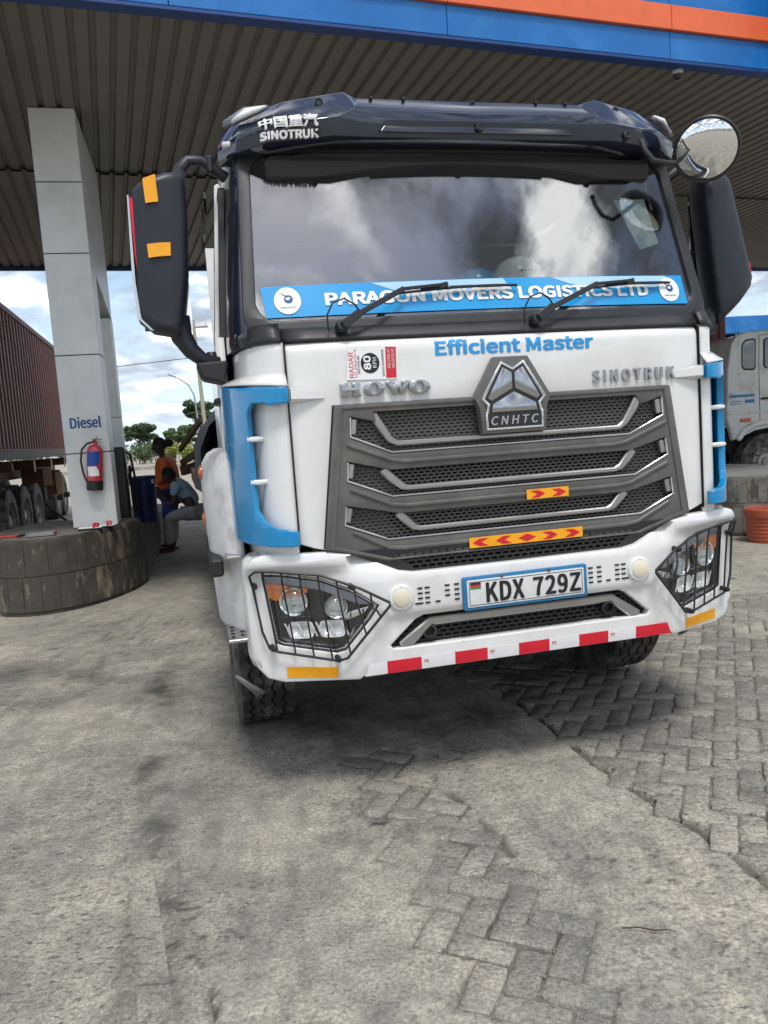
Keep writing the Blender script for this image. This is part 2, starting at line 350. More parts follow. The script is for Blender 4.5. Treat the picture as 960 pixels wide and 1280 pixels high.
# ================================================================== ground
def _h(i, j, s):
    n = (i.astype(np.int64)*374761393 + j.astype(np.int64)*668265263 + s*1442695041) & 0xffffffff
    n = ((n ^ (n >> 13))*1274126177) & 0xffffffff
    return ((n ^ (n >> 16)) & 0xffff)/65535.
def vn(x, y, s=0):
    i, j = np.floor(x), np.floor(y); fx, fy = x-i, y-j; fx = fx*fx*(3-2*fx); fy = fy*fy*(3-2*fy)
    a, b, c, d = _h(i, j, s), _h(i+1, j, s), _h(i, j+1, s), _h(i+1, j+1, s)
    return (a*(1-fx)+b*fx)*(1-fy)+(c*(1-fx)+d*fx)*fy
def fbm(x, y, f, o=4, s=0, g=.5):
    t = 0; a = 1; n = 0
    for k in range(o): t = t+a*vn(x*f, y*f, s+k*17); n += a; a *= g; f *= 2.03
    return t/n
def inpoly(x, y, poly):
    c = np.zeros(x.shape, bool); n = len(poly)
    for i in range(n):
        x1, y1 = poly[i]; x2, y2 = poly[i-1]
        if y1 == y2: continue
        c ^= ((y1 > y) != (y2 > y)) & (x < (x2-x1)*(y-y1)/(y2-y1)+x1)
    return c
PATCH_R = [(.60, 4.55), (.646, 4.277), (.77, 3.80), (.863, 3.414), (.968, 3.076), (1.104, 2.70), (1.165, 2.387), (1.35, 1.6), (3.9, 1.6), (3.9, 6.0), (2.9, 6.35), (1.8, 5.9), (1.0, 5.6), (.4, 5.3), (.45, 4.8)]
PATCH_C = [(-.10, 2.92), (-.14, 3.30), (-.20, 3.62), (-.06, 3.66), (.03, 3.36), (.10, 3.19), (.195, 3.16), (.255, 2.95), (.31, 2.754), (.39, 2.485), (.50, 2.13), (.565, 2.02), (.47, 1.85), (.42, 1.68), (.20, 1.70), (.15, 1.95), (.10, 2.12), (.06, 2.32), (-.01, 2.50), (-.06, 2.74)]
def softpoly(x, y, poly, wob=.03):
    """0..1 membership of a patch with a ragged edge"""
    dx = (fbm(x, y, 9, 3, 5)-.5)*wob*2.4; dy = (fbm(x, y, 9, 3, 55)-.5)*wob*2.4
    t = 0
    for ox, oy in ((0, 0), (.008, 0), (-.008, 0), (0, .008), (0, -.008)): t = t+inpoly(x+dx+ox, y+dy+oy, poly)
    return t/5.
def spaced(lo, hi, fine, out0, out1, g=1.35):
    a = list(np.arange(lo, hi, fine)); s = fine
    while a[-1] < out1: s = min(s*g, 300); a.append(a[-1]+s)
    s = fine
    while a[0] > out0: s = min(s*g, 300); a.insert(0, a[0]-s)
    return np.array(a)
gx = spaced(-2.3, 2.9, .014, -3000, 3000, 1.12); gy = spaced(1.55, 5.6, .014, -3000, 3500, 1.12)
X, Y = np.meshgrid(gx, gy, indexing='ij')
near = np.clip(1-np.maximum(np.maximum(-2.3-X, X-2.9), np.maximum(1.5-Y, Y-6))/6, 0, 1)
Z = (fbm(X, Y, 1.1, 3, 1)-.5)*.022 + (fbm(X, Y, 9, 4, 2)-.5)*.0065 + (fbm(X, Y, 38, 3, 3, .6)-.5)*.0055
pit = fbm(X, Y, 26, 2, 9); Z -= np.clip(pit-.62, 0, 1)*.022
pr = softpoly(X, Y, PATCH_R, .028); pc = softpoly(X, Y, PATCH_C, .03)
PA = R(-24); ca, sa = math.cos(PA), math.sin(PA)
cells = []
for i in range(-60, 90):
    for j in range(-20, 120):
        k = (i-j) % 4
        if k == 0: lc = ((i+1)*.1, (j+.5)*.1); rot = 0
        elif k == 3: lc = ((i+.5)*.1, (j+1)*.1); rot = R(90)
        else: continue
        wx, wy = lc[0]*ca-lc[1]*sa, lc[0]*sa+lc[1]*ca
        if wy < 1.6 or wy > 6.3 or wx < -.3 or wx > .56*wy+.25: continue
        inR = inside((wx, wy), PATCH_R); inC = inside((wx, wy), PATCH_C)
        if not (inR or inC): continue
        cells.append((wx, wy, rot+PA, inC))
cells.sort(key=lambda c: (not c[3], c[1]))
# the overlay gives way only where a paver lies, with a ragged lip
pp = np.zeros_like(X)
for (wx, wy, rot, inC) in cells:
    a0, a1 = np.searchsorted(gx, [wx-.16, wx+.16]); b0, b1 = np.searchsorted(gy, [wy-.16, wy+.16])
    sx_, sy_ = X[a0:a1, b0:b1]-wx, Y[a0:a1, b0:b1]-wy
    u_ = np.abs(sx_*math.cos(rot)+sy_*math.sin(rot)); v_ = np.abs(-sx_*math.sin(rot)+sy_*math.cos(rot))
    dd = np.maximum(u_-.103, v_-.053); lip = (vn(X[a0:a1, b0:b1]*60, Y[a0:a1, b0:b1]*60, 77)-.5)*.016
    pp[a0:a1, b0:b1] = np.maximum(pp[a0:a1, b0:b1], np.clip(-(dd+lip)/.012+.5, 0, 1))
dust = np.clip((fbm(X, Y, 3.2, 4, 61, .55)-.50)*7, 0, 1)          # drifts of dust lying over some stones and in the joints
inC_ = inpoly(X, Y, PATCH_C)
dust = np.where(inC_, dust, dust*np.clip((fbm(X, Y, 1.3, 2, 67)-.40)*3.5, 0, 1))
fill = np.where(inC_, .001, -.004); dust = np.where(inC_, dust*np.clip((fbm(X, Y, 2.1, 3, 63)-.36)*4, 0, 1), dust)
Z = Z*near*(1-.75*pp) + pp*(-.013*(1-dust) + dust*fill)
pp = pp*(1-dust*.8)
# open crack along the broken edge of the right patch and the upper edge of the middle one
def polydist(pts):
    d = np.full(X.shape, 9.)
    for (x1, y1), (x2, y2) in zip(pts[:-1], pts[1:]):
        L2 = (x2-x1)**2+(y2-y1)**2; t = np.clip(((X-x1)*(x2-x1)+(Y-y1)*(y2-y1))/L2, 0, 1); d = np.minimum(d, np.hypot(X-x1-t*(x2-x1), Y-y1-t*(y2-y1)))
    return d
wob_ = (fbm(X, Y, 7, 3, 71)-.5)*.07
crack = np.zeros_like(X)
for pts_, wd_ in (([(.60, 4.4), (.646, 4.22), (.76, 3.80), (.85, 3.414), (.950, 3.076), (1.085, 2.70), (1.145, 2.387), (1.3, 1.7)], .022), ([(.19, 3.18), (.27, 3.0), (.33, 2.80), (.37, 2.66)], .016), ([(-.47, 1.6), (-.56, 2.0), (-.66, 2.35)], .008)):
    crack = np.maximum(crack, np.clip(1-np.abs(polydist(pts_)+wob_*.5)/(wd_*(.3+1.6*fbm(X, Y, 4, 2, 73))), 0, 1))
Z -= crack*.028*near
# a crack / broken edge along the two patches
edge = pp*(1-pp)*4
Z -= edge*np.clip(fbm(X, Y, 5, 2, 31)-.42, 0, 1)*.03*near
# two long flush kerb strips run on the left: lower the bed under them
def strip_x(y, k): return -.757 + k*.105 - .34*(y-1.95) - .03*(y-1.95)**2
sx = [strip_x(Y, 0)-.006, strip_x(Y, 2)+.006]
ins = ((X > sx[0]) & (X < sx[1]) & (Y < 3.35) & (Y > 0)).astype(float)*near
Z = Z*(1-.35*ins) - ins*.0035
OILS = [(-.105, 2.945, .032, .016), (1.475, 3.67, .034, .022), (1.38, 3.685, .018, .014), (.105, 2.46, .016, .012)]
# stains (oil, rubber, dust) with truck and canopy shade painted in, as a colour mask
d2 = lambda cx, cy, ax, ay, rot=0: np.sqrt((((X-cx)*math.cos(rot)+(Y-cy)*math.sin(rot))/ax)**2+((-(X-cx)*math.sin(rot)+(Y-cy)*math.cos(rot))/ay)**2)
g = lambda d: np.clip(1.25-d, 0, 1)
nz = fbm(X, Y, 2.2, 5, 11, .6); nf = fbm(X, Y, 14, 3, 12)
st = g(d2(-.55, 4.2, 1.25, .95, .1))*.8 + g(d2(.35, 3.9, .75, .55))*.5 + g(d2(-1.9, 5.3, 2.2, .42, -.12))*.9 + g(d2(-2.6, 4.85, 1.6, .22, -.1))*.7  # ovals ahead of the bumper mix real stain with painted truck shade
st = st + g(d2(-.62, 2.3, .22, 1.2, .33))*.55 + g(d2(-1.3, 2.7, .35, 1.1, .5))*.35 + g(d2(-.15, 2.7, .35, .5))*.25 + g(d2(.85, 4.0, .3, .4))*.4 + g(d2(-2.2, 7.5, 1.0, 3.2, .2))*.35 + g(d2(-3., 12, 1.4, 4, .2))*.3  # the last ovals paint canopy shade and stain along the aisle
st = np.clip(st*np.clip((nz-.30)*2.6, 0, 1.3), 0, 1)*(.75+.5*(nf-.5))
for pts_, wd_, am_ in (([(-.62, 1.5), (-.85, 2.6), (-1.25, 3.8), (-1.6, 5.2)], .10, .65), ([(-1.02, 1.6), (-1.7, 3.0), (-2.7, 4.7)], .15, .45), ([(-.30, 2.3), (-.15, 3.0), (.15, 4.0)], .17, .35), ([(-1.35, 1.8), (-2.1, 3.0), (-3.2, 4.4)], .12, .35)):
    st = np.clip(st+am_*np.clip(1.2-polydist(pts_)/wd_, 0, 1)*np.clip((fbm(X, Y, 6, 4, 33, .6)-.34)*3, 0, 1), 0, 1)
streak = fbm(X*3.2+Y*.6, Y*.45-X*.2, 4, 4, 21); st = np.clip(st+np.clip(streak-.58, 0, 1)*1.0*near, 0, 1)
specks = np.clip(fbm(X*1.0, Y*1.7, 48, 2, 41)-.62, 0, 1)*7*np.clip((fbm(X, Y, 1.3, 2, 43)-.42)*4, 0, 1)*near
st = np.clip(st+specks*.45, 0, 1)
spot = np.zeros_like(X)
for (cx, cy, r1, r2) in OILS: spot = np.maximum(spot, np.clip((1.25-d2(cx, cy, r1, r2, .2)+(fbm(X, Y, 30, 3, 91)-.5)*1.2)*4, 0, 1))
st = np.clip(np.maximum(np.maximum(st, spot), crack*.95), 0, 1)
verts = np.stack([X.ravel(), Y.ravel(), Z.ravel()], 1)
nx, ny = len(gx), len(gy)
ii, jj = np.meshgrid(np.arange(nx-1), np.arange(ny-1), indexing='ij'); a = (ii*ny+jj).ravel()
quads = np.stack([a, a+ny, a+ny+1, a+1], 1)
me = bpy.data.meshes.new('ground'); me.vertices.add(len(verts)); me.vertices.foreach_set('co', verts.ravel())
me.loops.add(quads.size); me.loops.foreach_set('vertex_index', quads.ravel()); me.polygons.add(len(quads))
me.polygons.foreach_set('loop_start', np.arange(0, quads.size, 4)); me.polygons.foreach_set('loop_total', np.full(len(quads), 4)); me.update(calc_edges=True)
me.polygons.foreach_set('use_smooth', [True]*len(quads))
at = me.attributes.new('stain_shade', 'FLOAT', 'POINT'); at.data.foreach_set('value', st.ravel())
at = me.attributes.new('bed', 'FLOAT', 'POINT'); at.data.foreach_set('value', np.maximum(pp, crack*.9).ravel())
ground = bpy.data.objects.new('ground', me); C.objects.link(ground); tag(ground, kind='structure')
def ground_mat(name, paver=False):
    m = bpy.data.materials.new(name); m.use_nodes = True; MAT[name] = m; t = m.node_tree; b = t.nodes['Principled BSDF']
    geo = N(t, 'ShaderNodeNewGeometry'); pos = geo.outputs['Position']
    def noise(sc, det=6, ro=.6, scale=None):
        n = N(t, 'ShaderNodeTexNoise'); n.inputs['Scale'].default_value = sc; n.inputs['Detail'].default_value = det; n.inputs['Roughness'].default_value = ro
        if scale:
            mpn = N(t, 'ShaderNodeMapping'); mpn.inputs['Scale'].default_value = scale; mpn.inputs['Rotation'].default_value = (0, 0, .25); L(t, pos, mpn.inputs[0]); L(t, mpn.outputs[0], n.inputs['Vector'])
        else: L(t, pos, n.inputs['Vector'])
        return n.outputs['Fac']
    def ramp(src, p0, c0, p1, c1):
        r = N(t, 'ShaderNodeValToRGB'); r.color_ramp.elements[0].position = p0; r.color_ramp.elements[1].position = p1; r.color_ramp.elements[0].color = c0; r.color_ramp.elements[1].color = c1; L(t, src, r.inputs[0]); return r.outputs[0]
    def mixc(fac, A, B, typ='MIX', f=1):
        x = N(t, 'ShaderNodeMix', data_type='RGBA', blend_type=typ)
        if fac is None: x.inputs['Factor'].default_value = f
        else: L(t, fac, x.inputs['Factor'])
        for s, v in (('A', A), ('B', B)):
            if isinstance(v, tuple): x.inputs[s].default_value = v
            else: L(t, v, x.inputs[s])
        return x.outputs['Result']
    dust, grey = (.48, .445, .365, 1), (.33, .316, .272, 1)
    if paver: dust, grey = (.40, .375, .32, 1), (.27, .262, .235, 1)
    col = ramp(noise(1.4, 7), .36, grey, .66, dust)
    col = mixc(None, col, ramp(noise(85, 4, .7), .32, (.50, .50, .50, 1), .68, (1.34, 1.33, 1.30, 1)), 'MULTIPLY')
    col = mixc(None, col, ramp(noise(9, 6, .65), .32, (.72, .72, .73, 1), .68, (1.15, 1.14, 1.12, 1)), 'MULTIPLY')
    scuff = ramp(noise(2.3, 9, .72, (3.0, .9, 1)), .50, (0, 0, 0, 1), .68, (.50, .50, .50, 1)); col = mixc(scuff, col, (.19, .192, .186, 1))
    sp = ramp(noise(30, 3, .6, (1, 2.0, 1)), .55, (0, 0, 0, 1), .70, (1, 1, 1, 1))
    patch = ramp(noise(1.1, 4), .40, (0, 0, 0, 1), .58, (1, 1, 1, 1))
    spk = mixc(None, sp, patch, 'MULTIPLY')
    col = mixc(spk, col, (.085, .086, .085, 1))
    lightspk = ramp(noise(130, 2, .5), .70, (0, 0, 0, 1), .76, (.7, .7, .7, 1))
    col = mixc(lightspk, col, (.46, .44, .40, 1))
    if paver:
        oi = N(t, 'ShaderNodeObjectInfo'); col = mixc(None, col, ramp(oi.outputs['Random'], 0, (.78, .78, .78, 1), 1, (1.15, 1.13, 1.1, 1)), 'MULTIPLY')
        # tyre rubber and oil over the stones, with the truck's shade painted in
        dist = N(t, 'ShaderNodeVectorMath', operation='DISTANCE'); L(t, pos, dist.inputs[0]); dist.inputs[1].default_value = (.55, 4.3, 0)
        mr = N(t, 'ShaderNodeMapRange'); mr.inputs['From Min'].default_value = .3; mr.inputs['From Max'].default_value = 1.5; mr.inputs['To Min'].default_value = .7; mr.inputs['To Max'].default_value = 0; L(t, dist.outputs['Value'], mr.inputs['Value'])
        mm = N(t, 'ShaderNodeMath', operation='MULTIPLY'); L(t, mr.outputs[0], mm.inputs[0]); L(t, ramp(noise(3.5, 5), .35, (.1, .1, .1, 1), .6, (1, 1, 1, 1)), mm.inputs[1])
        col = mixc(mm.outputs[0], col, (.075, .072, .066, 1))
    else:
        at1 = N(t, 'ShaderNodeAttribute', attribute_name='stain_shade'); col = mixc(at1.outputs['Fac'], col, (.070, .068, .062, 1))
        at2 = N(t, 'ShaderNodeAttribute', attribute_name='bed')
        soil = ramp(noise(6, 5), .3, (.07, .065, .054, 1), .7, (.22, .205, .165, 1)); col = mixc(at2.outputs['Fac'], col, soil)
    L(t, col, b.inputs['Base Color'])
    b.inputs['Roughness'].default_value = .9; b.inputs['Specular IOR Level'].default_value = .25
    bp = N(t, 'ShaderNodeBump'); bp.inputs['Strength'].default_value = .75; bp.inputs['Distance'].default_value = .006
    ma = N(t, 'ShaderNodeMath', operation='ADD'); L(t, noise(150, 4, .7), ma.inputs[0]); L(t, noise(45, 4, .6), ma.inputs[1]); L(t, ma.outputs[0], bp.inputs['Height']); L(t, bp.outputs[0], b.inputs['Normal'])
    return m
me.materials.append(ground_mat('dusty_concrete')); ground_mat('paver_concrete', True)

# ---- pavers: herringbone showing through where the overlay is gone
def paver_mesh(lx, ly, seed):
    rnd = random.Random(seed); n = 5
    b = MB(); h = .05
    ring = []
    def edge(p, q):
        for i in range(n):
            f = i/n; yield (p[0]+(q[0]-p[0])*f, p[1]+(q[1]-p[1])*f)
    c = [(-lx/2, -ly/2), (lx/2, -ly/2), (lx/2, ly/2), (-lx/2, ly/2)]
    for k in range(4): ring += list(edge(c[k], c[(k+1) % 4]))
    m = len(ring)
    jit = [rnd.uniform(.0, .006)**1.0 + (rnd.uniform(.003, .012) if i % n == 0 else 0) + (rnd.uniform(.004, .012) if rnd.random() < .08 else 0) for i in range(m)]
    top = [(x*(1-(.004+j)/(lx/2)), y*(1-(.004+j)/(ly/2)), rnd.uniform(-.0012, .0008)) for (x, y), j in zip(ring, jit)]
    mid = [(x*(1-j*.5/(lx/2)), y*(1-j*.5/(ly/2)), -.005) for (x, y), j in zip(ring, jit)]
    low = [(x, y, -h) for x, y in ring]
    b.add(top+mid+low, [tuple(range(m))]+[(i, (i+1) % m, m+(i+1) % m, m+i) for i in range(m)]+[(m+i, m+(i+1) % m, 2*m+(i+1) % m, 2*m+i) for i in range(m)])
    me = bpy.data.meshes.new('paver'); me.from_pydata(b.v, [], b.f); me.update()
    bm = bmesh.new(); bm.from_mesh(me); bmesh.ops.recalc_face_normals(bm, faces=bm.faces); bm.to_mesh(me); bm.free()
    me.polygons.foreach_set('use_smooth', [True]*len(me.polygons)); me.set_sharp_from_angle(angle=R(50)); me.materials.append(MAT['paver_concrete']); return me
PMESH = [paver_mesh(.196, .096, s) for s in range(10)]
rp = random.Random(3)
def paver_xf(c):
    z = -.0035 + rp.uniform(-.004, .004)
    return Matrix.Translation((c[0]+rp.uniform(-.002, .002), c[1]+rp.uniform(-.002, .002), z)) @ Euler((rp.uniform(-.012, .012), rp.uniform(-.012, .012), c[2]+rp.uniform(-.02, .02))).to_matrix().to_4x4()
for c in cells[:290]:
    o = bpy.data.objects.new('paver', rp.choice(PMESH)); C.objects.link(o); o.parent = ground; o.matrix_local = paver_xf(c)
rest = MB()
for c in cells[290:]:
    M = paver_xf(c); pm = rp.choice(PMESH); rest.add([M @ v.co for v in pm.vertices], [tuple(p.vertices) for p in pm.polygons])
if rest.v: o = rest.build('far_pavers', 'paver_concrete', ground, fix=False); o['kind'] = 'stuff'
# long kerb strips, laid flush
for k in (0, 1):
    y = 1.35
    while y < 3.3:
        ln = .9 if k else .75
        y1 = min(y+ln, 3.34); b = MB(); n = 6
        ptsL = [(strip_x(y+(y1-y)*i/n, k)+.001, y+(y1-y)*i/n) for i in range(n+1)]; ptsR = [(strip_x(y+(y1-y)*i/n, k+1)-.001, y+(y1-y)*i/n) for i in range(n+1)]
        b.prism(ptsL+ptsR[::-1], -.05, -.0025-.002*k-.006*max(0, y-2.2), 'z')
        ks = b.build('kerb_stone', 'dusty_concrete', ground, bevel=.003); y = y1+.006
        sa_ = ks.data.attributes.new('stain_shade', 'FLOAT', 'POINT'); sa_.data.foreach_set('value', [rp.uniform(.1, .55) for _ in ks.data.vertices])
# loose stones
mat('pebble', (.25, .23, .19), .9, var=.3, vs=12, bump=.3, bs=90)
mat('twig_brown', (.085, .045, .025), .85, var=.3, vs=30)
b = MB(); rs = random.Random(9)
spots = [(rs.uniform(-1.2, 1.6), rs.uniform(1.8, 4.5), rs.uniform(.0015, .004)) for _ in range(500)] + [(rs.gauss(.42, .08), rs.gauss(2.2, .22), rs.uniform(.0015, .005)) for _ in range(160)] + [(rs.gauss(-.48, .08), rs.gauss(2.15, .2), rs.uniform(.002, .006)) for _ in range(90)] + [(rs.gauss(1.0, .05)+(3-t)*.27, t, rs.uniform(.002, .006)) for t in [rs.uniform(2.2, 3.6) for _ in range(90)]]
for (x, y, r) in spots:
    ph = [rs.uniform(.6, 1.2) for _ in range(8)]; z0 = r*.35-.004
    ring = [(x+math.cos(a*math.pi/4)*r*ph[a], y+math.sin(a*math.pi/4)*r*ph[-a-1], z0) for a in range(8)]
    lowr = [(px, py, z0-r) for px, py, _ in ring]; topr = [(x+(px-x)*.55, y+(py-y)*.55, z0+r*rs.uniform(.25, .5)) for px, py, _ in ring]
    b.add(lowr+ring+topr, [tuple(range(16, 24))]+[(i, (i+1) % 8, 8+(i+1) % 8, 8+i) for i in range(8)]+[(8+i, 8+(i+1) % 8, 16+(i+1) % 8, 16+i) for i in range(8)])
o = b.build('loose_gravel', 'pebble', None, fix=False, ang=60); tag(o, 'scattered small loose stones lying on the dusty paving', 'gravel', kind='stuff')
def twig(pts, label):
    o = MB().tube(pts, [.0026, .0022, .0026, .0018, .001][:len(pts)], 6).build('twig', 'twig_brown'); tag(o, label, 'twig')
twig([(.62, 2.195, .004), (.67, 2.185, .009), (.71, 2.17, .006), (.745, 2.165, .010), (.77, 2.16, .004)], 'dry brown twig lying on the concrete right of the centre pavers')
# oil drips
mat('oil', (.02, .019, .017), .35, var=.2)

# ================================================================== canopy
mat('fascia_blue', lin(12, 104, 175), .4, var=.10, vs=1.5, alt=lin(60, 135, 200), altpos=(.5, .8), alts=1.2)
mat('fascia_blue_dark', lin(20, 60, 120), .5, var=.15)
mat('fascia_orange', lin(225, 105, 60), .45, var=.06)
mat('sheet_metal', (.165, .148, .128), .55, var=.10, vs=3, alt=(.14, .125, .11), altpos=(.45, .7), alts=1.3, objrand=.05)
mat('column_white', (.68, .70, .68), .4, var=.05, vs=3, alt=(.56, .57, .53), altpos=(.45, .75), alts=2.5, specks=.3)
mat('dark_joint', (.04, .04, .04), .8)
CY = R(19); CZ = 4.985
can = empty('canopy', (0, 7.07, 0), CY); tag(can, 'blue and orange service station canopy with a corrugated metal underside over the truck', 'canopy')
X0, X1 = -13.6, 15.3; pitch_ = .17; SW = pitch_*5
def sheet_mesh(y0, y1, z):
    pr = []
    for i in range(5):
        o = i*pitch_; pr += [(o, 0), (o+.095, 0), (o+.112, .028), (o+.148, .028), (o+.165, 0)]
    pr.append((SW, 0))
    b = MB(); n = len(pr)
    b.add([(x, y0, z+h) for x, h in pr]+[(x, y1, z+h) for x, h in pr]+[(x, y0, z+h+.004) for x, h in pr]+[(x, y1, z+h+.004) for x, h in pr],
          [(i, i+1, n+i+1, n+i) for i in range(n-1)]+[(2*n+i, 3*n+i, 3*n+i+1, 2*n+i+1) for i in range(n-1)]+[(i, 2*n+i, 2*n+i+1, i+1) for i in range(n-1)]+[(n+i, n+i+1, 3*n+i+1, 3*n+i) for i in range(n-1)])
    me = bpy.data.meshes.new('ceiling_sheet'); me.from_pydata(b.v, [], b.f); me.update(); me.materials.append(MAT['sheet_metal']); return me
rows = [sheet_mesh(.06, 4.06, CZ+.03), sheet_mesh(4.02, 9.16, CZ)]
x = X0
while x < X1-.2:
    for m_ in rows:
        o = bpy.data.objects.new('ceiling_sheet', m_); C.objects.link(o); o.parent = can; o.location = (x, 0, 0)
    x += SW
MB().box(((X0+X1)/2, 4.6, CZ+.42), (X1-X0, 9.0, .55)).build('roof_deck', 'fascia_blue_dark', can)
MB().box(((X0+X1)/2, 9.22, CZ+.30), (X1-X0, .10, .72)).build('rear_fascia', 'fascia_blue_dark', can, bevel=.01)
x = X0; k = 0
while x < X1:
    wd = 2.42
    for nm, z0, z1, y, m_ in (('fascia_panel', CZ+.02, CZ+.285, .0, 'fascia_blue'), ('fascia_stripe', CZ+.285, CZ+.52, -.035, 'fascia_orange'), ('fascia_panel', CZ+.522, CZ+1.25, .0, 'fascia_blue')):
        MB().box((x+wd/2, y+.03, (z0+z1)/2), (wd-.006, .06, z1-z0-.004)).build(nm, m_, can, bevel=.004)
    x += wd; k += 1
MB().box(((X0+X1)/2, .055, CZ-.002), (X1-X0, .13, .03)).build('fascia_lip', 'fascia_blue_dark', can, bevel=.004)
# taller projecting fascia section at the right
b = MB().box((6.4, -.25, CZ+.62), (3.6, .45, 1.2)); b.build('sign_box', 'fascia_blue', can, bevel=.01)
MB().box((6.4, -.26, CZ+.40), (3.64, .48, .235)).build('sign_stripe', 'fascia_orange', can, bevel=.006)
cc = empty('security_camera', (3.30, 8.35, CZ-.03), CY); tag(cc, 'small round security camera hanging under the canopy edge', 'camera')
MB().lathe([(0, 0), (.05, 0), (.055, -.02), (.05, -.05)], (0, 0, .03), (0, 0, 1), 20).build('mount', 'white_dull', cc)
MB().lathe([(.05, 0), (.048, -.02), (.035, -.045), (0, -.055)], (0, 0, -.015), (0, 0, 1), 20).build('dome', 'lamp_black', cc)

# ------------------------------------------------------------------ column
COLY = R(13.3)
col = empty('canopy_column', (-3.275, 8.215, .75), COLY); tag(col, 'white clad canopy column lettered Diesel, standing on the concrete island', 'column')
cwid, cdep = .445, .42
zz = [0, .784, 1.80, 2.83, 3.54, CZ-.75+.03]
for a, c in zip(zz[:-1], zz[1:]):
    MB().box((cwid/2, cdep/2, (a+c)/2), (cwid, cdep, c-a-.010)).build('cladding_panel', 'column_white', col, bevel=.006)
MB().box((cwid/2, cdep/2, zz[-1]/2), (cwid-.02, cdep-.02, zz[-1]-.004)).build('core', 'dark_joint', col)
for a, c in ((0, 1.2), (1.206, 2.42)):
    MB().box((cwid/2+.01, 1.78, (a+c)/2), (cwid-.02, .36, c-a)).build('rear_post_panel', 'column_white', col, bevel=.006)
MB().prism([(.425, 2.72), (1.96, 2.43), (1.96, zz[-1]), (.425, zz[-1])], .012, cwid-.006, 'x').build('upper_wing', 'column_white', col, bevel=.006)
text('lettering', 'Diesel', mat('diesel_blue', lin(20, 70, 130), .5), col, .075, .385, 1.045, 1.165, -.0015, fat=.004, depth=.002)

# ================================================================== left island and what stands on it
mat('island_paint', (.062, .055, .045), .85, var=.3, vs=9, alt=(.24, .195, .125), altpos=(.55, .66), alts=8, stretch=(1, 1, .45), bump=.35, bs=25)
mat('island_top', (.17, .155, .125), .9, var=.2, vs=5, alt=(.10, .09, .075), altpos=(.45, .65), alts=4, bump=.3, bs=40)
mat('island_side', (.20, .19, .17), .9, var=.2, vs=4, bump=.3, bs=30)
ISL = [(-4.25, 9.6), (-4.28, 8.4), (-4.15, 7.9), (-3.92, 7.62), (-3.62, 7.47), (-3.40, 7.47), (-3.2, 7.56), (-3.02, 7.76), (-2.88, 8.06), (-2.80, 8.45), (-2.78, 8.8), (-2.83, 9.25)]
def scl(poly, k, c=None):
    c = c or (sum(p[0] for p in poly)/len(poly), sum(p[1] for p in poly)/len(poly)); return [(c[0]+(x-c[0])*k, c[1]+(y-c[1])*k) for x, y in poly]
isl = empty('concrete_island', (0, 0, 0)); tag(isl, 'tall rounded concrete island with peeling yellow and black paint, left under the column', 'island')
def smooth_ring(poly, n=3):
    for _ in range(n):
        q = []
        for i in range(len(poly)):
            a, c = poly[i], poly[(i+1) % len(poly)]; q += [(a[0]*.75+c[0]*.25, a[1]*.75+c[1]*.25), (a[0]*.25+c[0]*.75, a[1]*.25+c[1]*.75)]
        poly = q
    return poly
ring = smooth_ring(ISL, 2)
def island_block(ring, h, name, parent, side, top, lean=.97, seed=1):
    rn = random.Random(seed); n = len(ring); b = MB(); lv = [(-.03, 1.0), (.12, 1.0), (.42, .993), (.44, .988), (h-.05, lean+.005), (h-.012, lean), (h, lean-.02)]
    c = (sum(p[0] for p in ring)/n, sum(p[1] for p in ring)/n)
    for z, k in lv:
        for i, (x, y) in enumerate(ring):
            j = rn.uniform(-.004, .004); b.v.append((c[0]+(x-c[0])*(k+j), c[1]+(y-c[1])*(k+j), z+(rn.uniform(-.008, .004) if z > h-.03 else 0)))
    for l in range(len(lv)-1):
        for i in range(n): b.f.append((l*n+i, l*n+(i+1) % n, (l+1)*n+(i+1) % n, (l+1)*n+i))
    b.build(name, side, parent, ang=40)
    t = MB(); q = scl(ring, lean-.02, c); t.prism(q, h-.03, h-.004, 'z'); t.build('top_slab', top, parent)
island_block(ring, .75, 'painted_wall', isl, 'island_paint', 'island_top')
# render panels cast in the painted wall, each its own slab
wallpts = [p for p in ring if p[1] < 9.3]
isl2 = MB().prism([(-4.2, 9.55), (-2.93, 9.2), (-3.75, 13.6), (-5.0, 13.3)], -.02, .58, 'z').build('island_base', 'island_side', isl, bevel=.02)
# ---- fire extinguisher hung on the column
mat('ext_red', lin(185, 60, 70), .32, coat=.4, var=.05); mat('label_blue', lin(25, 70, 150), .5)
fe = empty('fire_extinguisher', (-3.01, 8.215, 1.14), R(17)); tag(fe, 'red fire extinguisher with black hose hanging on the white column', 'fire extinguisher')
MB().lathe([(.0, .10), (.079, .10), (.081, .12), (.081, .40), (.074, .44), (.05, .468), (.022, .478), (.022, .50), (0, .50)], (0, -.005, 0), (0.10, 0, 1), 28).build('cylinder', 'ext_red', fe)
MB().lathe([(0, 0), (.074, 0), (.083, .012), (.083, .10), (.078, .104)], (0, -.005, 0), (0.10, 0, 1), 28).build('base_ring', 'black_rubber', fe)
b = MB().grid(lambda u, v: (math.sin((u-.62)*1.7)*.0825+.022+v*.02, -.005-math.cos((u-.62)*1.7)*.0825, .26+v*.145), 10, 2); b.build('label', 'label_blue', fe)
b = MB().grid(lambda u, v: (math.sin((u-.6)*1.4)*.0825+.018, -.005-math.cos((u-.6)*1.4)*.0825, .15+v*.10), 10, 2); b.build('instruction_panel', 'white_print', fe)
b = MB().box((.050, 0, .512), (.035, .03, .03)).bar((.03, -.0, .535), (.12, -.01, .525), .018, .008).bar((.03, 0, .52), (.105, -.01, .50), .018, .006).tube([(.06, 0, .52), (.075, -.01, .56)], .004, 6); b.build('handle', 'rust', fe)
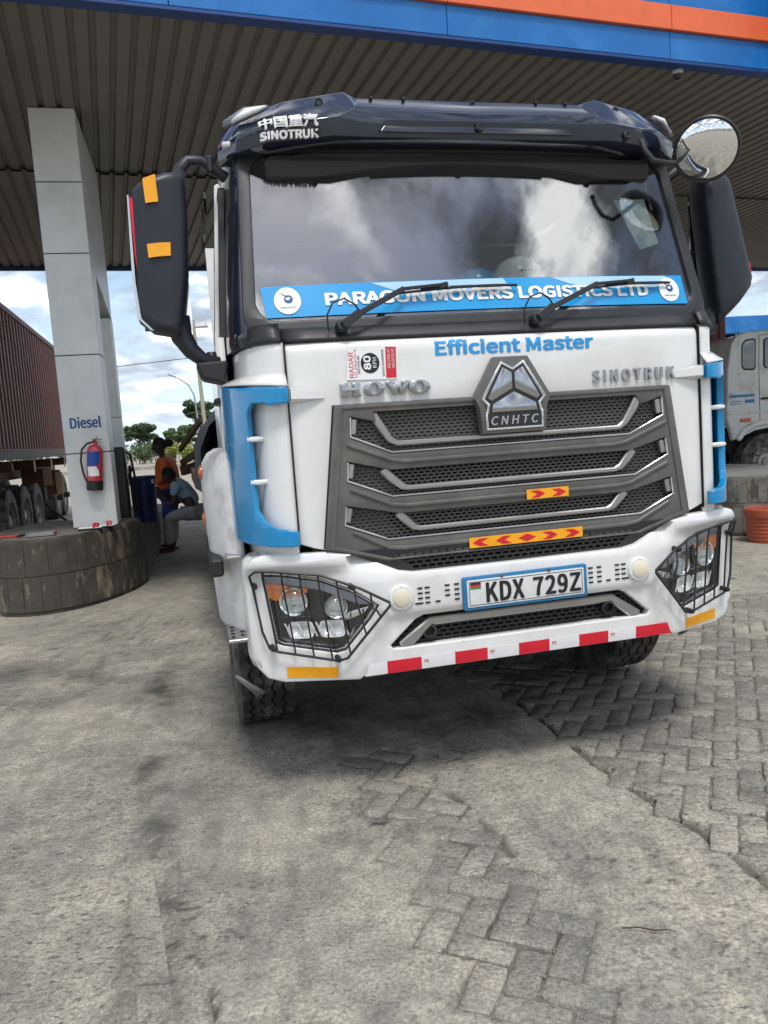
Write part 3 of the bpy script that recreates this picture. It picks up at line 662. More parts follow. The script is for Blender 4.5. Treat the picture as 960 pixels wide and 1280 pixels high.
b = MB().tube([(.035, -.01, .505), (-.03, -.02, .49), (-.085, -.03, .43), (-.105, -.03, .32), (-.095, -.03, .2), (-.075, -.03, .12), (-.06, -.03, .085)], .010, 8); b.build('hose', 'black_rubber', fe)
# ---- small things on the island
mat('tray_metal', (.35, .35, .35), .3, metal=.7); mat('red_plastic', lin(190, 35, 40), .4)
sq = empty('squeegee', (-3.72, 7.62, .755), R(8)); tag(sq, 'red handled squeegee lying at the left end of the concrete island', 'squeegee')
MB().tube([(-.35, .02, .012), (.05, .06, .012), (.12, .065, .016)], .011, 8).build('handle', 'red_plastic', sq)
MB().bar((.12, .0, .014), (.14, .13, .014), .03, .018).build('head', 'black_rubber', sq)
tr = empty('metal_tray', (-3.40, 7.72, .752), R(10)); tag(tr, 'flat metal tool tray lying beside the red squeegee on the island', 'tray')
MB().box((0, 0, .006), (.26, .15, .008)).build('plate', 'tray_metal', tr, bevel=.002)
b = MB()
for s_ in (-1, 1): b.box((0, s_*.072, .022), (.26, .006, .03)); b.box((s_*.127, 0, .022), (.006, .138, .03))
b.build('rim', 'tray_metal', tr, bevel=.001)
MB().box((.135, 0, .03), (.012, .06, .02)).build('grip', 'red_plastic', tr, bevel=.003)
def sandal(x, y, rz, label):
    s_ = empty('sandal', (x, y, .752), rz); tag(s_, label, 'sandal', 'pair of sandals on the island')
    sole = [(-.12, -.03), (-.1, -.038), (0, -.034), (.08, -.042), (.12, -.025), (.125, .01), (.1, .035), (0, .03), (-.1, .034), (-.12, .02)]
    MB().prism(sole, 0, .012, 'z').build('outsole', 'black_rubber', s_, bevel=.003)
    MB().prism(scl(sole, .97), .0125, .026, 'z').build('footbed', 'white_print', s_, bevel=.003)
    b = MB()
    for px in (.03, .06): b.grid(lambda u, v: (px+v*.025, math.cos(math.pi*u)*.040, .02+math.sin(math.pi*u)*.045), 10, 1)
    b.build('strap', 'red_plastic', s_, solid=.004)
sandal(-3.02, 8.00, R(8), 'nearer red and white sandal lying on the island below the column'); sandal(-2.93, 8.13, R(20), 'farther red and white sandal lying behind its twin under the column')
# ---- fuel dispenser between the posts
mat('pump_body', (.035, .036, .038), .3, metal=.4, var=.2); mat('pump_steel', (.32, .32, .32), .28, metal=.8)
fd = empty('fuel_dispenser', (-3.28, 9.25, .58), R(17)); tag(fd, 'dark fuel dispenser with hanging hoses behind the white column', 'fuel dispenser')
MB().box((.04, .25, .50), (.46, .5, 1.0)).build('cabinet', 'pump_body', fd, bevel=.02)
MB().box((.275, .25, .78), (.012, .42, .34)).build('display_panel', 'pump_steel', fd, bevel=.003)
for k in (0, 1):
    y = .1+k*.26
    MB().tube([(.26, y, .95), (.33, y+.02, .9), (.36, y+.04, .6), (.35, y+.06, .25), (.33, y+.10, .2), (.31, y+.14, .45), (.30, y+.14, .62)], .014, 8).build('hose', 'black_rubber', fd)
    MB().bar((.30, y+.14, .62), (.31, y+.08, .76), .03, .05).bar((.31, y+.08, .74), (.34, y-.02, .70), .018, .018).build('nozzle', 'black_plastic', fd, bevel=.004)
# ---- blue bin
mat('bin_blue', (.010, .022, .075), .35, var=.15)
bn = empty('waste_drum', (-3.155, 10.35, .58)); tag(bn, 'dark blue open drum standing on the island behind the dispenser', 'drum')
MB().lathe([(0, .0), (.15, 0), (.155, .02), (.165, .56), (.178, .57), (.178, .60), (.165, .605), (.158, .59), (.145, .03), (0, .03)], (0, 0, 0), (0, 0, 1), 32).build('shell', 'bin_blue', bn)
for s_ in (-1, 1): MB().box((s_*.155, -.085, .53), (.03, .012, .055)).build('handle', 'white_dull', bn, bevel=.004)  # white blocks paint the light showing in the handle holes

# ================================================================== container trailer at the left
mat('container_brown', (.17, .050, .036), .6, var=.15, vs=2, alt=(.11, .045, .035), altpos=(.5, .7), alts=2.5)
mat('container_rail', (.13, .10, .09), .7, var=.2); mat('chassis_brown', (.115, .042, .020), .7, var=.25, vs=5, alt=(.06, .03, .02), altpos=(.5, .65), alts=6)
mat('chassis_light', (.42, .26, .17), .7, var=.15)
def make_container(name, loc, rz, ln, z0, h, label, group, doors=False):
    """local x = 0 is the side facing the road, the box lies towards -x, y along its length"""
    t = empty(name, loc, rz); tag(t, label, 'container', group); W_ = 2.44
    def wall(x, flip):
        pr = []; y = .12
        while y < ln-.2: pr += [(y, 0), (y+.10, 0), (y+.135, .036), (y+.235, .036)]; y += .27
        pr.append((ln-.12, 0)); b = MB(); n = len(pr)
        b.add([(x-flip*d, yy, z0+.17) for yy, d in pr]+[(x-flip*d, yy, z0+h-.10) for yy, d in pr], [(i, i+1, n+i+1, n+i) for i in range(n-1)]); return b
    wall(-.03, 1).build('corrugated_side', 'container_brown', t, flat=True, solid=.003); wall(-W_+.03, -1).build('corrugated_side', 'container_brown', t, flat=True, solid=.003)
    for y in (.06, ln-.06):
        for x in (-.07, -W_+.07): MB().box((x, y, z0+h/2), (.14, .12, h)).build('corner_post', 'container_brown', t, bevel=.01)
    for x in (-.05, -W_+.05):
        MB().box((x, ln/2, z0+.085), (.10, ln-.25, .17)).build('bottom_rail', 'container_rail', t, bevel=.01); MB().box((x, ln/2, z0+h-.05), (.10, ln-.25, .10)).build('top_rail', 'container_brown', t, bevel=.01)
    MB().box((-W_/2, ln/2, z0+h-.02), (W_-.1, ln-.2, .03)).build('roof', 'container_brown', t); MB().box((-W_/2, ln/2, z0+.1), (W_-.2, ln-.2, .06)).build('floor', 'undercarriage', t)
    for y in (.05, ln-.05):
        b = MB()
        for i in range(9): b.box((-.16-i*.263-.06, y, z0+h/2), (.19, .05, h-.06))
        b.build('end_wall', 'container_brown', t)
    return t
def wheel(parent, loc, ax=(1, 0, 0), r=.52, wd=.30, name='wheel', grooves=True, side=1):
    """tyre and rim; ax points to the outer side"""
    n = 72
    pr = [(r*.56, wd*.42), (r*.60, wd*.5), (r*.80, wd*.52), (r*.93, wd*.49), (r*.985, wd*.44)]
    tread = []
    if grooves:
        xs = [-.30, -.10, .10, .30]
        t = wd*.40
        seq = [(r, .43)]
        for gx_ in (.27, .09, -.09, -.27): seq += [(r, gx_+.025), (r-.014, gx_+.018), (r-.014, gx_-.018), (r, gx_-.025)]
        seq += [(r, -.43)]
        tread = [(a, c*wd) for a, c in seq]
    else: tread = [(r, .43*wd), (r, -.43*wd)]
    inner = [(a, -c) for a, c in reversed(pr)]
    prof = pr+tread+inner
    m0 = len(pr)
    def wob(k, j):
        if grooves and m0 < j < m0+len(tread)-1: return (.007 if (k//2) % 2 else -.007)
        return 0
    tyre = MB().lathe(prof, loc, ax, 144 if grooves else 48, wob if grooves else None).build(name, 'tyre', parent, ang=30)
    rm = MB().lathe([(r*.57, wd*.44), (r*.55, wd*.40), (r*.50, wd*.16), (r*.34, wd*.10), (r*.30, wd*.22), (r*.18, wd*.26), (r*.16, wd*.36), (0, wd*.37)], loc, ax, 32).build('rim', 'rim', tyre)
    b = MB(); d = Vector(ax).normalized(); ref = Vector((0, 0, 1)); x_ = d.cross(ref).normalized(); z_ = x_.cross(d)
    for k in range(10):
        a = k*math.pi/5; p = Vector(loc)+d*wd*.17+(x_*math.cos(a)+z_*math.sin(a))*r*.42; b.tube([p-d*.02, p+d*.035], .012, 6)
    b.build('wheel_nuts', 'undercarriage', rm)
    b2 = MB().lathe([(r*.57, -wd*.44), (r*.5, -wd*.2), (.08, -wd*.2), (0, -wd*.2)], loc, ax, 24).build('inner_rim', 'undercarriage', tyre)
    return tyre
TY = R(14.3)
make_container('shipping_container', (-5.1, 9.66, 0), TY, 12.19, 1.52, 2.55, 'brown corrugated shipping container on the trailer at the left', 'shipping containers')
tra = empty('container_trailer', (-5.1, 9.66, 0), TY); tag(tra, 'brown skeletal trailer carrying the container behind the left island', 'trailer')
for x in (-.78, -1.66): MB().box((x, 6.1, 1.30), (.14, 12.0, .30)).box((x, 6.1, 1.46), (.22, 12.0, .03)).box((x, 6.1, 1.14), (.22, 12.0, .03)).build('chassis_rail', 'chassis_brown', tra)
for y in (1.0, 3.2, 5.2, 7.2, 9.2, 11.4): MB().box((-1.22, y, 1.40), (2.3, .14, .16)).build('cross_beam', 'chassis_brown', tra, bevel=.01)
for y in (5.2, 7.2, 9.2): MB().box((-.07, y, 1.38), (.012, .16, .22)).build('beam_end', 'chassis_light', tra)
for y, sx in ((3.2, -.30), (4.5, -.30), (5.75, -.30), (10.0, -.55), (11.2, -.55)):
    wheel(tra, (sx-.0, y, .52), grooves=False); wheel(tra, (sx-.34, y, .52), grooves=False, name='inner_wheel'); wheel(tra, (-2.44-sx, y, .52), ax=(-1, 0, 0), grooves=False)
    MB().tube([(-.3, y, .52), (-2.1, y, .52)], .07, 10).build('axle', 'undercarriage', tra)
MB().box((-.45, 8.3, .95), (.75, .10, .55)).build('mudguard_panel', 'chassis_brown', tra, bevel=.01); MB().box((-.10, 8.24, .93), (.14, .02, .50)).build('mudguard_edge', 'chassis_light', tra)
MB().box((-.35, 6.75, 1.12), (.5, .08, .36)).build('mudguard_panel', 'chassis_brown', tra, bevel=.01); MB().box((-.10, 6.70, 1.12), (.16, .02, .34)).build('mudguard_edge', 'chassis_light', tra)
MB().tube([(-.3, 7.6, .74), (-.65, 7.6, .74)], .17, 20).build('air_tank', 'undercarriage', tra)
MB().tube([(-.2, 6.6, .6), (.25, 6.9, .05)], .03, 8).build('prop_bar', 'undercarriage', tra)
MB().box((-.6, 6.4, .55), (.1, .4, .5)).build('landing_leg', 'undercarriage', tra)

# ================================================================== the white truck (local x = image right, y = away, front at y about 0)
TK = empty('truck', (.544, 3.295, 0), R(13.295)); tag(TK, 'white tipper truck with blue trim, dark sun visor and grey grille facing the camera', 'truck')
def yb(x, z=0):
    d = max(0, abs(x)-.575); e = max(0, abs(x)-1.07)
    return (.35*(d-.025) if d > .05 else 3.5*d*d)+4*e*e          # bumper plan: flat, then sweeping back
frng = lambda a, b, s: [a+i*s for i in range(int(round((b-a)/s))+1)]
# ---- bumper shell
top = [(0, .955), (.47, .957), (.53, .968), (.62, 1.01), (.72, 1.052), (.80, 1.066), (1.05, 1.072), (1.10, 1.058), (1.128, 1.02), (1.135, .95), (1.130, .70), (1.112, .60), (1.075, .555), (1.01, .535), (.715, .535), (.70, .548), (0, .548)]
bump_out = sym([(x, z) for x, z in top])
HL = [(1.070, .995), (.99, .988), (.84, .958), (.72, .905), (.625, .838), (.66, .785), (.762, .662), (.80, .652), (1.01, .692), (1.035, .705)]   # head lamp opening, right side
LG = sym([(0, .775), (.44, .775), (.475, .760), (.585, .665), (.575, .650), (0, .650)])
def xv(z): return .575+(.85-z)*.42
def brel(x, z):
    """crease: the middle field below the plate lies a little behind the corner blocks; top edge rolls back"""
    t = max(0, min(1, (xv(z)-abs(x))/.03)); s = max(0, min(1, (.80-z)/.03)); r = .022*t*s
    k = max(0, z-(1.015 if abs(x) > .72 else .925)); r += 4.5*k*k
    k2 = max(0, .60-z); r += 1.6*k2*k2
    a = max(0, min(1, (z-.965)/.07)); a = a*a*(3-2*a); c = max(0, min(1, (abs(x)-.66)/.25)); r -= .055*a*c*c*(3-2*c)
    return yb(x)+r
plate('bumper', 'white_bumper', TK, bump_out, [HL, mir(HL), LG], y0=-.09, depth=.06, bevel=.006, cutx=frng(-1.16, 1.16, .03), cutz=frng(.555, 1.065, .022), deform=brel, ang=50)
# bumper ends running back to the wheel arch
for s in (-1, 1):
    b = MB(); pr = [(1.110, .085), (1.130, .12), (1.140, .17), (1.140, .23), (1.128, .27)]
    zs = [(.60, -.012), (.64, 0), (.98, 0), (1.03, -.006), (1.055, -.03), (1.062, -.07)]
    b.grid(lambda u, v: (s*(pr[min(4, int(round(u*4)))][0]+zs[int(round(v*5))][1]), pr[int(round(u*4))][1], zs[int(round(v*5))][0]), 4, 5)
    b.build('bumper_end', 'white_bumper', TK, ang=50, solid=.02)
    tz = lambda x: np.interp(x, [p[0] for p in top[:8]], [p[1] for p in top[:8]])
    MB().grid(lambda u, v: (s*(.72+u*.395), -.066+brel(.72+u*.395, tz(.72+u*.395)-.01)+v*(.24-.10*u), tz(.72+u*.395)-.012+.003*v-.05*(1-u)**3), 16, 3).build('bumper_ledge', 'white_bumper', TK, ang=60, solid=.01)
# ---- lower intake
MB().prism([(-.62, .635), (.62, .635), (.62, .80), (-.62, .80)], .06, .07).build('intake_back', 'dark_void', TK)
honeycomb('intake_mesh', 'mesh_black', TK, [(-.60, .645), (.60, .645), (.46, .785), (-.46, .785)], -.03, .036, .0175, .0042)
strip('intake_bar', 'silver', TK, [(-.535, .648), (-.41, .742), (.41, .742), (.535, .648)], -.062, [.05, .034, .034, .05], .05, bevel=.006)
for x in (-.415, .395): MB().lathe([(.030, 0), (.030, -.03), (.022, -.032), (.020, -.005), (0, -.005)], (x, -.03, .70), (0, 1, 0), 20).build('tow_pin', 'undercarriage' if x < 0 else 'black_plastic', TK)
# ---- reflective tape along the bumper foot: red and white pieces
xs = [-.700, -.607, -.462, -.318, -.175, -.035, .105, .243, .382, .515, .690]
for i in range(10):
    x0, x1 = xs[i], xs[i+1]; nm = 'red_tape' if i % 2 else 'white_tape'
    zt = .603; zb = .552
    pl = [(x0, zb), (x1, zb), (x1, zt), (x0, zt)]
    if i == 0: pl[3] = (x0+.02, zt)
    if i == 9: pl[2] = (x1-.02, zt)
    o = plate('tape_piece', nm, TK, pl, y0=-.0935+.0215, depth=.002, cutz=(.57, .585), deform=lambda x, z: 1.6*max(0, .60-z)**2)
    if i % 2 == 0 and i:
        text('tape_mark', 'M', 'red_print', o, x0+.012, x0+.028, .580, .592, -.0740, bold=.03, depth=.001)
# ---- number plate
np_ = plate('number_plate_frame', 'plate_blue', TK, [(-.272, .776), (.268, .776), (.274, .782), (.274, .908), (.268, .914), (-.272, .914), (-.278, .908), (-.278, .782)], y0=-.108, depth=.018, bevel=.003)
pl_ = plate('number_plate', 'plate_white', np_, [(-.258, .789), (.254, .789), (.258, .793), (.258, .897), (.254, .901), (-.258, .901), (-.262, .897), (-.262, .793)], y0=-.1115, depth=.004, bevel=.001)
strip('plate_border', 'black_print', np_, [(-.253, .797), (.249, .797), (.249, .893), (-.253, .893), (-.253, .797)], -.1122, .0025, .001, bevel=0)
text('plate_number', 'KDX', 'black_print', np_, -.182, -.014, .804, .886, -.1125, fat=.0035, depth=.0015, spacing=1.05)
text('plate_number', '729Z', 'black_print', np_, .026, .242, .804, .886, -.1125, fat=.0035, depth=.0015, spacing=1.05)
for zc, m_ in ((.886, 'black_print'), (.877, 'red_print'), (.868, 'green_print')): MB().box((-.226, -.1125, zc), (.046, .001, .0088)).build('flag_band', m_, np_)
for x in (-.11, .10): MB().lathe([(.008, 0), (.006, -.006), (0, -.007)], (x, -.108, .905), (0, 1, 0), 10).build('plate_screw', 'rust', np_)
# ---- round cream lamps and vent slots
for x in (-.535, .527):
    o = MB().lathe([(.052, .004), (.052, -.010), (.047, -.014), (.036, -.014)], (x, -.09, .862), (0, 1, 0), 32).build('marker_lamp_ring', 'white_bumper', TK)
    MB().lathe([(.0365, -.010), (.035, -.020), (.022, -.025), (0, -.026)], (x, -.09, .862), (0, 1, 0), 32).build('marker_lens', 'cream_lamp', o)
    for a in (90, 210, 330): MB().lathe([(.003, -.014), (0, -.016)], (x+.043*math.cos(R(a)), -.09, .862+.043*math.sin(R(a))), (0, 1, 0), 8).build('lamp_screw', 'chrome_dull', o)
for s in (-1, 1):
    b = MB()
    for c, x in enumerate((.300, .340, .425, .455)):
        for r_ in range(4):
            if c in (1,) and r_ == 3 and s < 0: continue
            b.tube([(s*x-.010, -.0912, .890-r_*.0205), (s*x+.010, -.0912, .890-r_*.0205)], .0038, 8)
    for x in (.382, .468): b.tube([(s*x-.010, -.0912, .8285), (s*x+.010, -.0912, .8285)], .0038, 8)
    o = b.build('vent_slots', 'dark_void', TK); o['kind'] = 'stuff'
# ---- orange side reflectors on the bumper corners
for s in (-1, 1):
    pl = [(s*.80, .548), (s*1.0, .556), (s*1.0, .602), (s*.80, .594)]
    plate('orange_reflector', 'orange_tape', TK, pl, y0=-.0925, depth=.003, cutx=[s*v for v in (.84, .88, .92, .96)], cutz=(.57, .58), deform=brel)
# ---- head lamps
def sc_poly(poly, k, c=None):
    c = c or (sum(p[0] for p in poly)/len(poly), sum(p[1] for p in poly)/len(poly)); return [(c[0]+(x-c[0])*k, c[1]+(z-c[1])*k) for x, z in poly]
def lampdef(x, z): return yb(x)
mat('chrome_bright', (.85, .85, .85), .15, metal=.35, var=.1, vs=30); mat('amber_clear', (.75, .20, .03), .2, coat=.6, var=.15, vs=30)
for s in (-1, 1):
    m_ = (lambda p: p) if s > 0 else mir
    hl = empty('head_lamp', (0, 0, 0)); hl.parent = TK
    cx = frng(-1.08, 1.08, .04)
    plate('housing', 'lamp_black', hl, m_(sc_poly(HL, 1.0)), y0=-.045, depth=.01, cutx=cx, deform=lampdef)
    plate('bezel', 'chrome_dull', hl, m_(sc_poly(HL, .99)), [m_(sc_poly(HL, .935))], y0=-.075, depth=.02, bevel=.002, cutx=cx, deform=lampdef)
    plate('seal', 'black_rubber', hl, m_(HL), [m_(sc_poly(HL, .985))], y0=-.088, depth=.02, cutx=cx, deform=lampdef)
    # grey daytime strip under the upper edge
    plate('daytime_strip', 'lamp_grey', hl, m_([(1.055, .975), (.995, .972), (.84, .942), (.72, .890), (.655, .842), (.70, .842), (.76, .872), (.84, .908), (.99, .942), (1.05, .945)]), y0=-.075, depth=.03, bevel=.003, cutx=cx, deform=lampdef)
    plate('turn_signal', 'amber_clear', hl, m_([(1.058, .952), (.89, .918), (.895, .888), (1.02, .872), (1.045, .885)]), y0=-.068, depth=.03, bevel=.004, cutx=cx, deform=lampdef)
    def P(x, z, y): return (s*x, y+yb(x), z)
    # projector lenses
    for (x, z, r_, lm) in ((.945, .868, .062, 'chrome'), (.785, .838, .050, 'chrome_dull')):
        ax = Vector((s*(-.30 if 0 else .28 if x > .9 else .12), -1, 0))
        o = MB().lathe([(r_, .0), (r_, .018), (r_*.93, .026), (r_*.82, .022), (r_*.78, .0), (r_*.55, -.005)], P(x, z, -.056), ax, 36).build('projector_ring', lm, hl)
        MB().lathe([(r_*.78, .010), (r_*.70, .018), (r_*.5, .026), (r_*.25, .031), (0, .033)], P(x, z, -.056), ax, 32).build('projector_lens', 'lens_glass', o)
        MB().lathe([(r_*.78, .006), (r_*.4, .002), (0, .001)], P(x, z, -.056), ax, 24).build('reflector_bowl', 'chrome_bright', o)
        b = MB()
        for q in (-1, 1): b.bar(P(x-.03, z+q*.018, -.062), P(x+.03, z+q*.018, -.062), .006, .008)
        b.build('lens_baffle', 'chrome', o)
    # lower reflector row: faceted bowls
    for (x0, x1) in ((.985, .875), (.862, .755)):
        xc = (x0+x1)/2; b = MB()
        def bowl(u, v):
            a = u*2*math.pi; r_ = v; k = (abs(math.cos(a))**4+abs(math.sin(a))**4)**-.25
            return P(xc+.052*r_*k*math.cos(a)*(1+.05*math.cos(6*a)), .750+.036*r_*k*math.sin(a), -.050-.028*r_*r_)
        b.grid(bowl, 32, 6); b.build('fog_reflector', 'chrome_bright', hl, ang=60)
        MB().lathe([(.012, 0), (.012, .015), (.007, .022), (0, .024)], P(xc, .750, -.050), (0, -1, 0), 14).build('bulb', 'lens_glass', hl)
        b = MB()
        for q in (-.5, 0, .5): b.bar(P(xc+.10*q-.012, .722, -.078), P(xc+.10*q+.012, .780, -.078), .004, .006)
        b.build('reflector_rib', 'chrome_bright', hl)
    strip('divider', 'chrome_dull', hl, [(s*1.02, .802), (s*.90, .800), (s*.80, .797), (s*.715, .795)], -.045, .008, .02, deform=lampdef, bevel=.001)
    strip('lower_trim', 'chrome_dull', hl, [(s*1.01, .712), (s*.90, .690), (s*.785, .674)], -.045, .018, .02, deform=lampdef, bevel=.002)
    for k in (0, 1):
        plate('side_facet', 'chrome', hl, m_([(.715-k*.03+.04, .765-.09*k+.04), (.655+k*.06, .83-k*.075), (.675+k*.06, .80-k*.075), (.73-k*.03+.045, .735-.07*k+.03)]), y0=-.05, depth=.015, bevel=.004, deform=lampdef)
    plate('lens_cover', 'lamp_glass', hl, m_(sc_poly(HL, .988)), y0=-.090, depth=.004, cutx=frng(-1.08, 1.08, .03), deform=lampdef)
    # wire guard
    G = [(1.105, .93), (1.118, .99), (1.095, 1.012), (1.02, 1.008), (.85, .980), (.70, .918), (.592, .855), (.590, .842), (.70, .715), (.765, .638), (.80, .628), (1.03, .675), (1.062, .69), (1.085, .76)]
    off = -.125
    b = MB().tube([(s*x, off+brel(x, z), z) for x, z in G], .0055, 8, closed=True); b.build('guard_frame', 'black_plastic', hl)
    def zint(x):
        zs = []
        for i in range(len(G)):
            (xa, za), (xb, zb) = G[i], G[(i+1) % len(G)]
            if (xa-x)*(xb-x) < 0: zs.append(za+(zb-za)*(x-xa)/(xb-xa))
        return min(zs), max(zs)
    for i, x in enumerate((1.055, .985, .915, .845, .775, .71, .65)):
        lo, hi = zint(x)
        xt = x+.012; lo2, hi2 = zint(min(xt, 1.09)); lo3, hi3 = zint(x-.022)
        MB().tube([(s*xt, off+brel(xt, hi2), hi2), (s*(x+.008), off+brel(x, hi2-.05)-.004, hi2-.06), (s*(x-.005), off-.006+yb(x), (lo+hi)/2), (s*(x-.022), off+brel(x-.022, lo3), lo3)], .0042, 6).build('guard_bar', 'black_plastic', hl)
    for x, z in ((1.10, .945), (1.05, .69), (.80, .635), (.73, .925)):
        MB().lathe([(.011, 0), (.011, .05), (.008, .056), (0, .057)], (s*x, -.088+yb(x), z), (0, -1, 0), 12).build('guard_mount', 'black_rubber', hl)
# ---- mesh strip between bumper and grille
honeycomb('upper_mesh', 'mesh_black', TK, [(-.55, .945), (.53, .945), (.55, 1.03), (-.57, 1.03)], -.045, .034, .018, .004)
MB().box((0, .0, .98), (1.3, .01, .14)).build('mesh_back', 'dark_void', TK)
plate('mesh_surround', 'black_plastic', TK, [(-.74, 1.06), (-.50, .950), (.50, .950), (.74, 1.06)], [[(-.545, 1.03), (-.455, .962), (.455, .962), (.545, 1.03)]], y0=-.050, depth=.02, bevel=.003)
# ---- hood flap (front panel) with opening for the grille
GO = [(-.738, 1.640), (.738, 1.640), (.815, 1.080), (.57, 1.008), (-.57, 1.008), (-.815, 1.080)]
hood = [(-.908, 1.893), (.908, 1.893), (.912, 1.105), (.86, 1.085), (.57, 1.004), (-.57, 1.004), (-.86, 1.085), (-.912, 1.105)]
def hd(x, z): k = max(0, z-1.852); return 12*k*k + .012*(abs(x)/.9)**4
plate('hood_flap', 'white_paint', TK, hood, [sc_poly(GO, .97)], y0=-.02, depth=.03, bevel=.006, cutx=frng(-.88, .88, .04), cutz=(1.84, 1.855, 1.87, 1.88, 1.888), deform=hd, ang=50)
# raised wedge beside the trim on each side
for s in (-1, 1):
    b = MB(); b.add([(s*.905, -.05, 1.715), (s*.905, -.05, 1.675), (s*.905, -.018, 1.66), (s*.905, -.018, 1.722), (s*.77, -.019, 1.700), (s*.77, -.019, 1.672)], [(0, 1, 5, 4), (0, 4, 3), (1, 2, 5), (0, 3, 2, 1), (3, 4, 5, 2)])
    b.build('wing_stub', 'white_paint', TK, ang=20)
# ---- grille
S1 = [(-.678, 1.592), (-.684, 1.512), (-.520, 1.440), (.535, 1.440), (.702, 1.512), (.697, 1.594), (.600, 1.566), (.575, 1.606), (-.580, 1.606), (-.575, 1.566)]
S2 = [(-.700, 1.416), (-.709, 1.339), (-.530, 1.264), (.555, 1.264), (.718, 1.340), (.709, 1.415), (.545, 1.372), (-.530, 1.372)]
S3 = [(-.720, 1.242), (-.732, 1.165), (-.557, 1.092), (.575, 1.092), (.739, 1.166), (.730, 1.242), (.520, 1.194), (-.500, 1.194)]
gr = empty('grille', (0, 0, 0)); gr.parent = TK
plate('grille_frame', 'grille_grey', gr, sc_poly(GO, .997), [S1, S2, S3], y0=-.045, depth=.05, bevel=.007)
plate('grille_surround', 'grille_grey', gr, GO, [sc_poly(GO, .955)], y0=-.052, depth=.03, bevel=.006)
plate('grille_gap', 'dark_void', gr, sc_poly(GO, 1.006), [sc_poly(GO, .99)], y0=-.0215, depth=.004)
MB().box((0, .045, 1.32), (1.56, .01, .62)).build('grille_back', 'dark_void', gr)
MB().box((0, .0085, 1.53), (1.45, .006, .20)).build('blind_panel', 'grille_mesh', gr)
for k, s_ in enumerate((S1, S2, S3)):
    honeycomb('slot_mesh', 'grille_mesh', gr, sc_poly(s_, 1.03), -.010, .026, .0138, .0038 if k == 0 else .0030, .010)
    if k:   # closed mesh at both ends of the open slots
        for sgn in (-1, 1): MB().prism([(sgn*.72, 1.42-.175*(k-1)), (sgn*.74, 1.10+.17*(2-k)), (sgn*.50, 1.10+.165*(2-k)), (sgn*.56, 1.38-.175*(k-1))], .0005, .004).build('blind_panel', 'grille_mesh', gr)
for pts in ([(-.678, 1.590), (-.684, 1.514), (-.520, 1.443), (.535, 1.443), (.702, 1.514), (.697, 1.592)], [(-.700, 1.414), (-.709, 1.341), (-.530, 1.267), (.555, 1.267), (.718, 1.342), (.709, 1.413)], [(-.720, 1.240), (-.732, 1.167), (-.557, 1.095), (.575, 1.095), (.739, 1.168), (.730, 1.240)]):
    strip('chrome_line', 'chrome_trim', gr, pts, -.049, .007, .012, bevel=.0015)
    a, c = pts[0], pts[1]; strip('slot_end', 'silver', gr, [(a[0]+.016, a[1]-.006), (c[0]+.014, c[1]+.008)], -.040, .024, .03, bevel=.004)
    a, c = pts[-1], pts[-2]; strip('slot_end', 'silver', gr, [(a[0]-.016, a[1]-.006), (c[0]-.014, c[1]+.008)], -.040, .024, .03, bevel=.004)
for pts in ([(-.585, 1.600), (-.560, 1.557), (-.520, 1.495), (-.490, 1.476), (.495, 1.474), (.525, 1.494), (.570, 1.557), (.590, 1.595)], [(-.562, 1.378), (-.520, 1.335), (-.480, 1.302), (-.455, 1.293), (.465, 1.294), (.495, 1.304), (.530, 1.340), (.560, 1.376)], [(-.512, 1.198), (-.480, 1.168), (-.445, 1.134), (-.420, 1.125), (.425, 1.127), (.450, 1.136), (.485, 1.170), (.515, 1.198)]):
    strip('silver_bar', 'silver', gr, pts, -.038, [.034, .034, .028, .020, .020, .028, .036, .036], .03, bevel=.005)
# folded ledge on every bar
for z, xa in ((1.415, .50), (1.238, .515), (1.066, .54)):
    strip('bar_ledge', 'grille_grey', gr, [(-.70, z+.070), (-xa-.02, z-.004), (-xa+.04, z-.012), (xa-.04, z-.012), (xa+.02, z-.004), (.715, z+.070)], -.054, .016, .012, bevel=.004)
# ---- arrow reflectors on the grille
def arrows(x0, x1, z0, z1, sl, dirs, diamond=None):
    o = plate('arrow_reflector', 'orange_tape', gr, [(x0, z0), (x1, z0+sl), (x1, z1+sl), (x0, z1)], y0=-.0605, depth=.003)
    n = len(dirs); wd = (x1-x0)/n
    for i, d in enumerate(dirs):
        cx = x0+wd*(i+.5); zc = (z0+z1)/2+sl*(i+.5)/n; h = (z1-z0)*.36; a = wd*.30
        if d == 0: pl = [(cx-a*1.3, zc), (cx, zc-h), (cx+a*1.3, zc), (cx, zc+h)]
        else: pl = [(cx-d*a, zc+h), (cx+d*a*.2, zc+h), (cx+d*a*1.2, zc), (cx+d*a*.2, zc-h), (cx-d*a, zc-h), (cx, zc)]
        plate('arrow', 'red_tape', o, pl, y0=-.0625, depth=.002)
arrows(-.222, .288, 1.024, 1.067, .0, [-1, -1, 0, 1, 1]); arrows(.042, .232, 1.203, 1.244, .0, [1, 1])
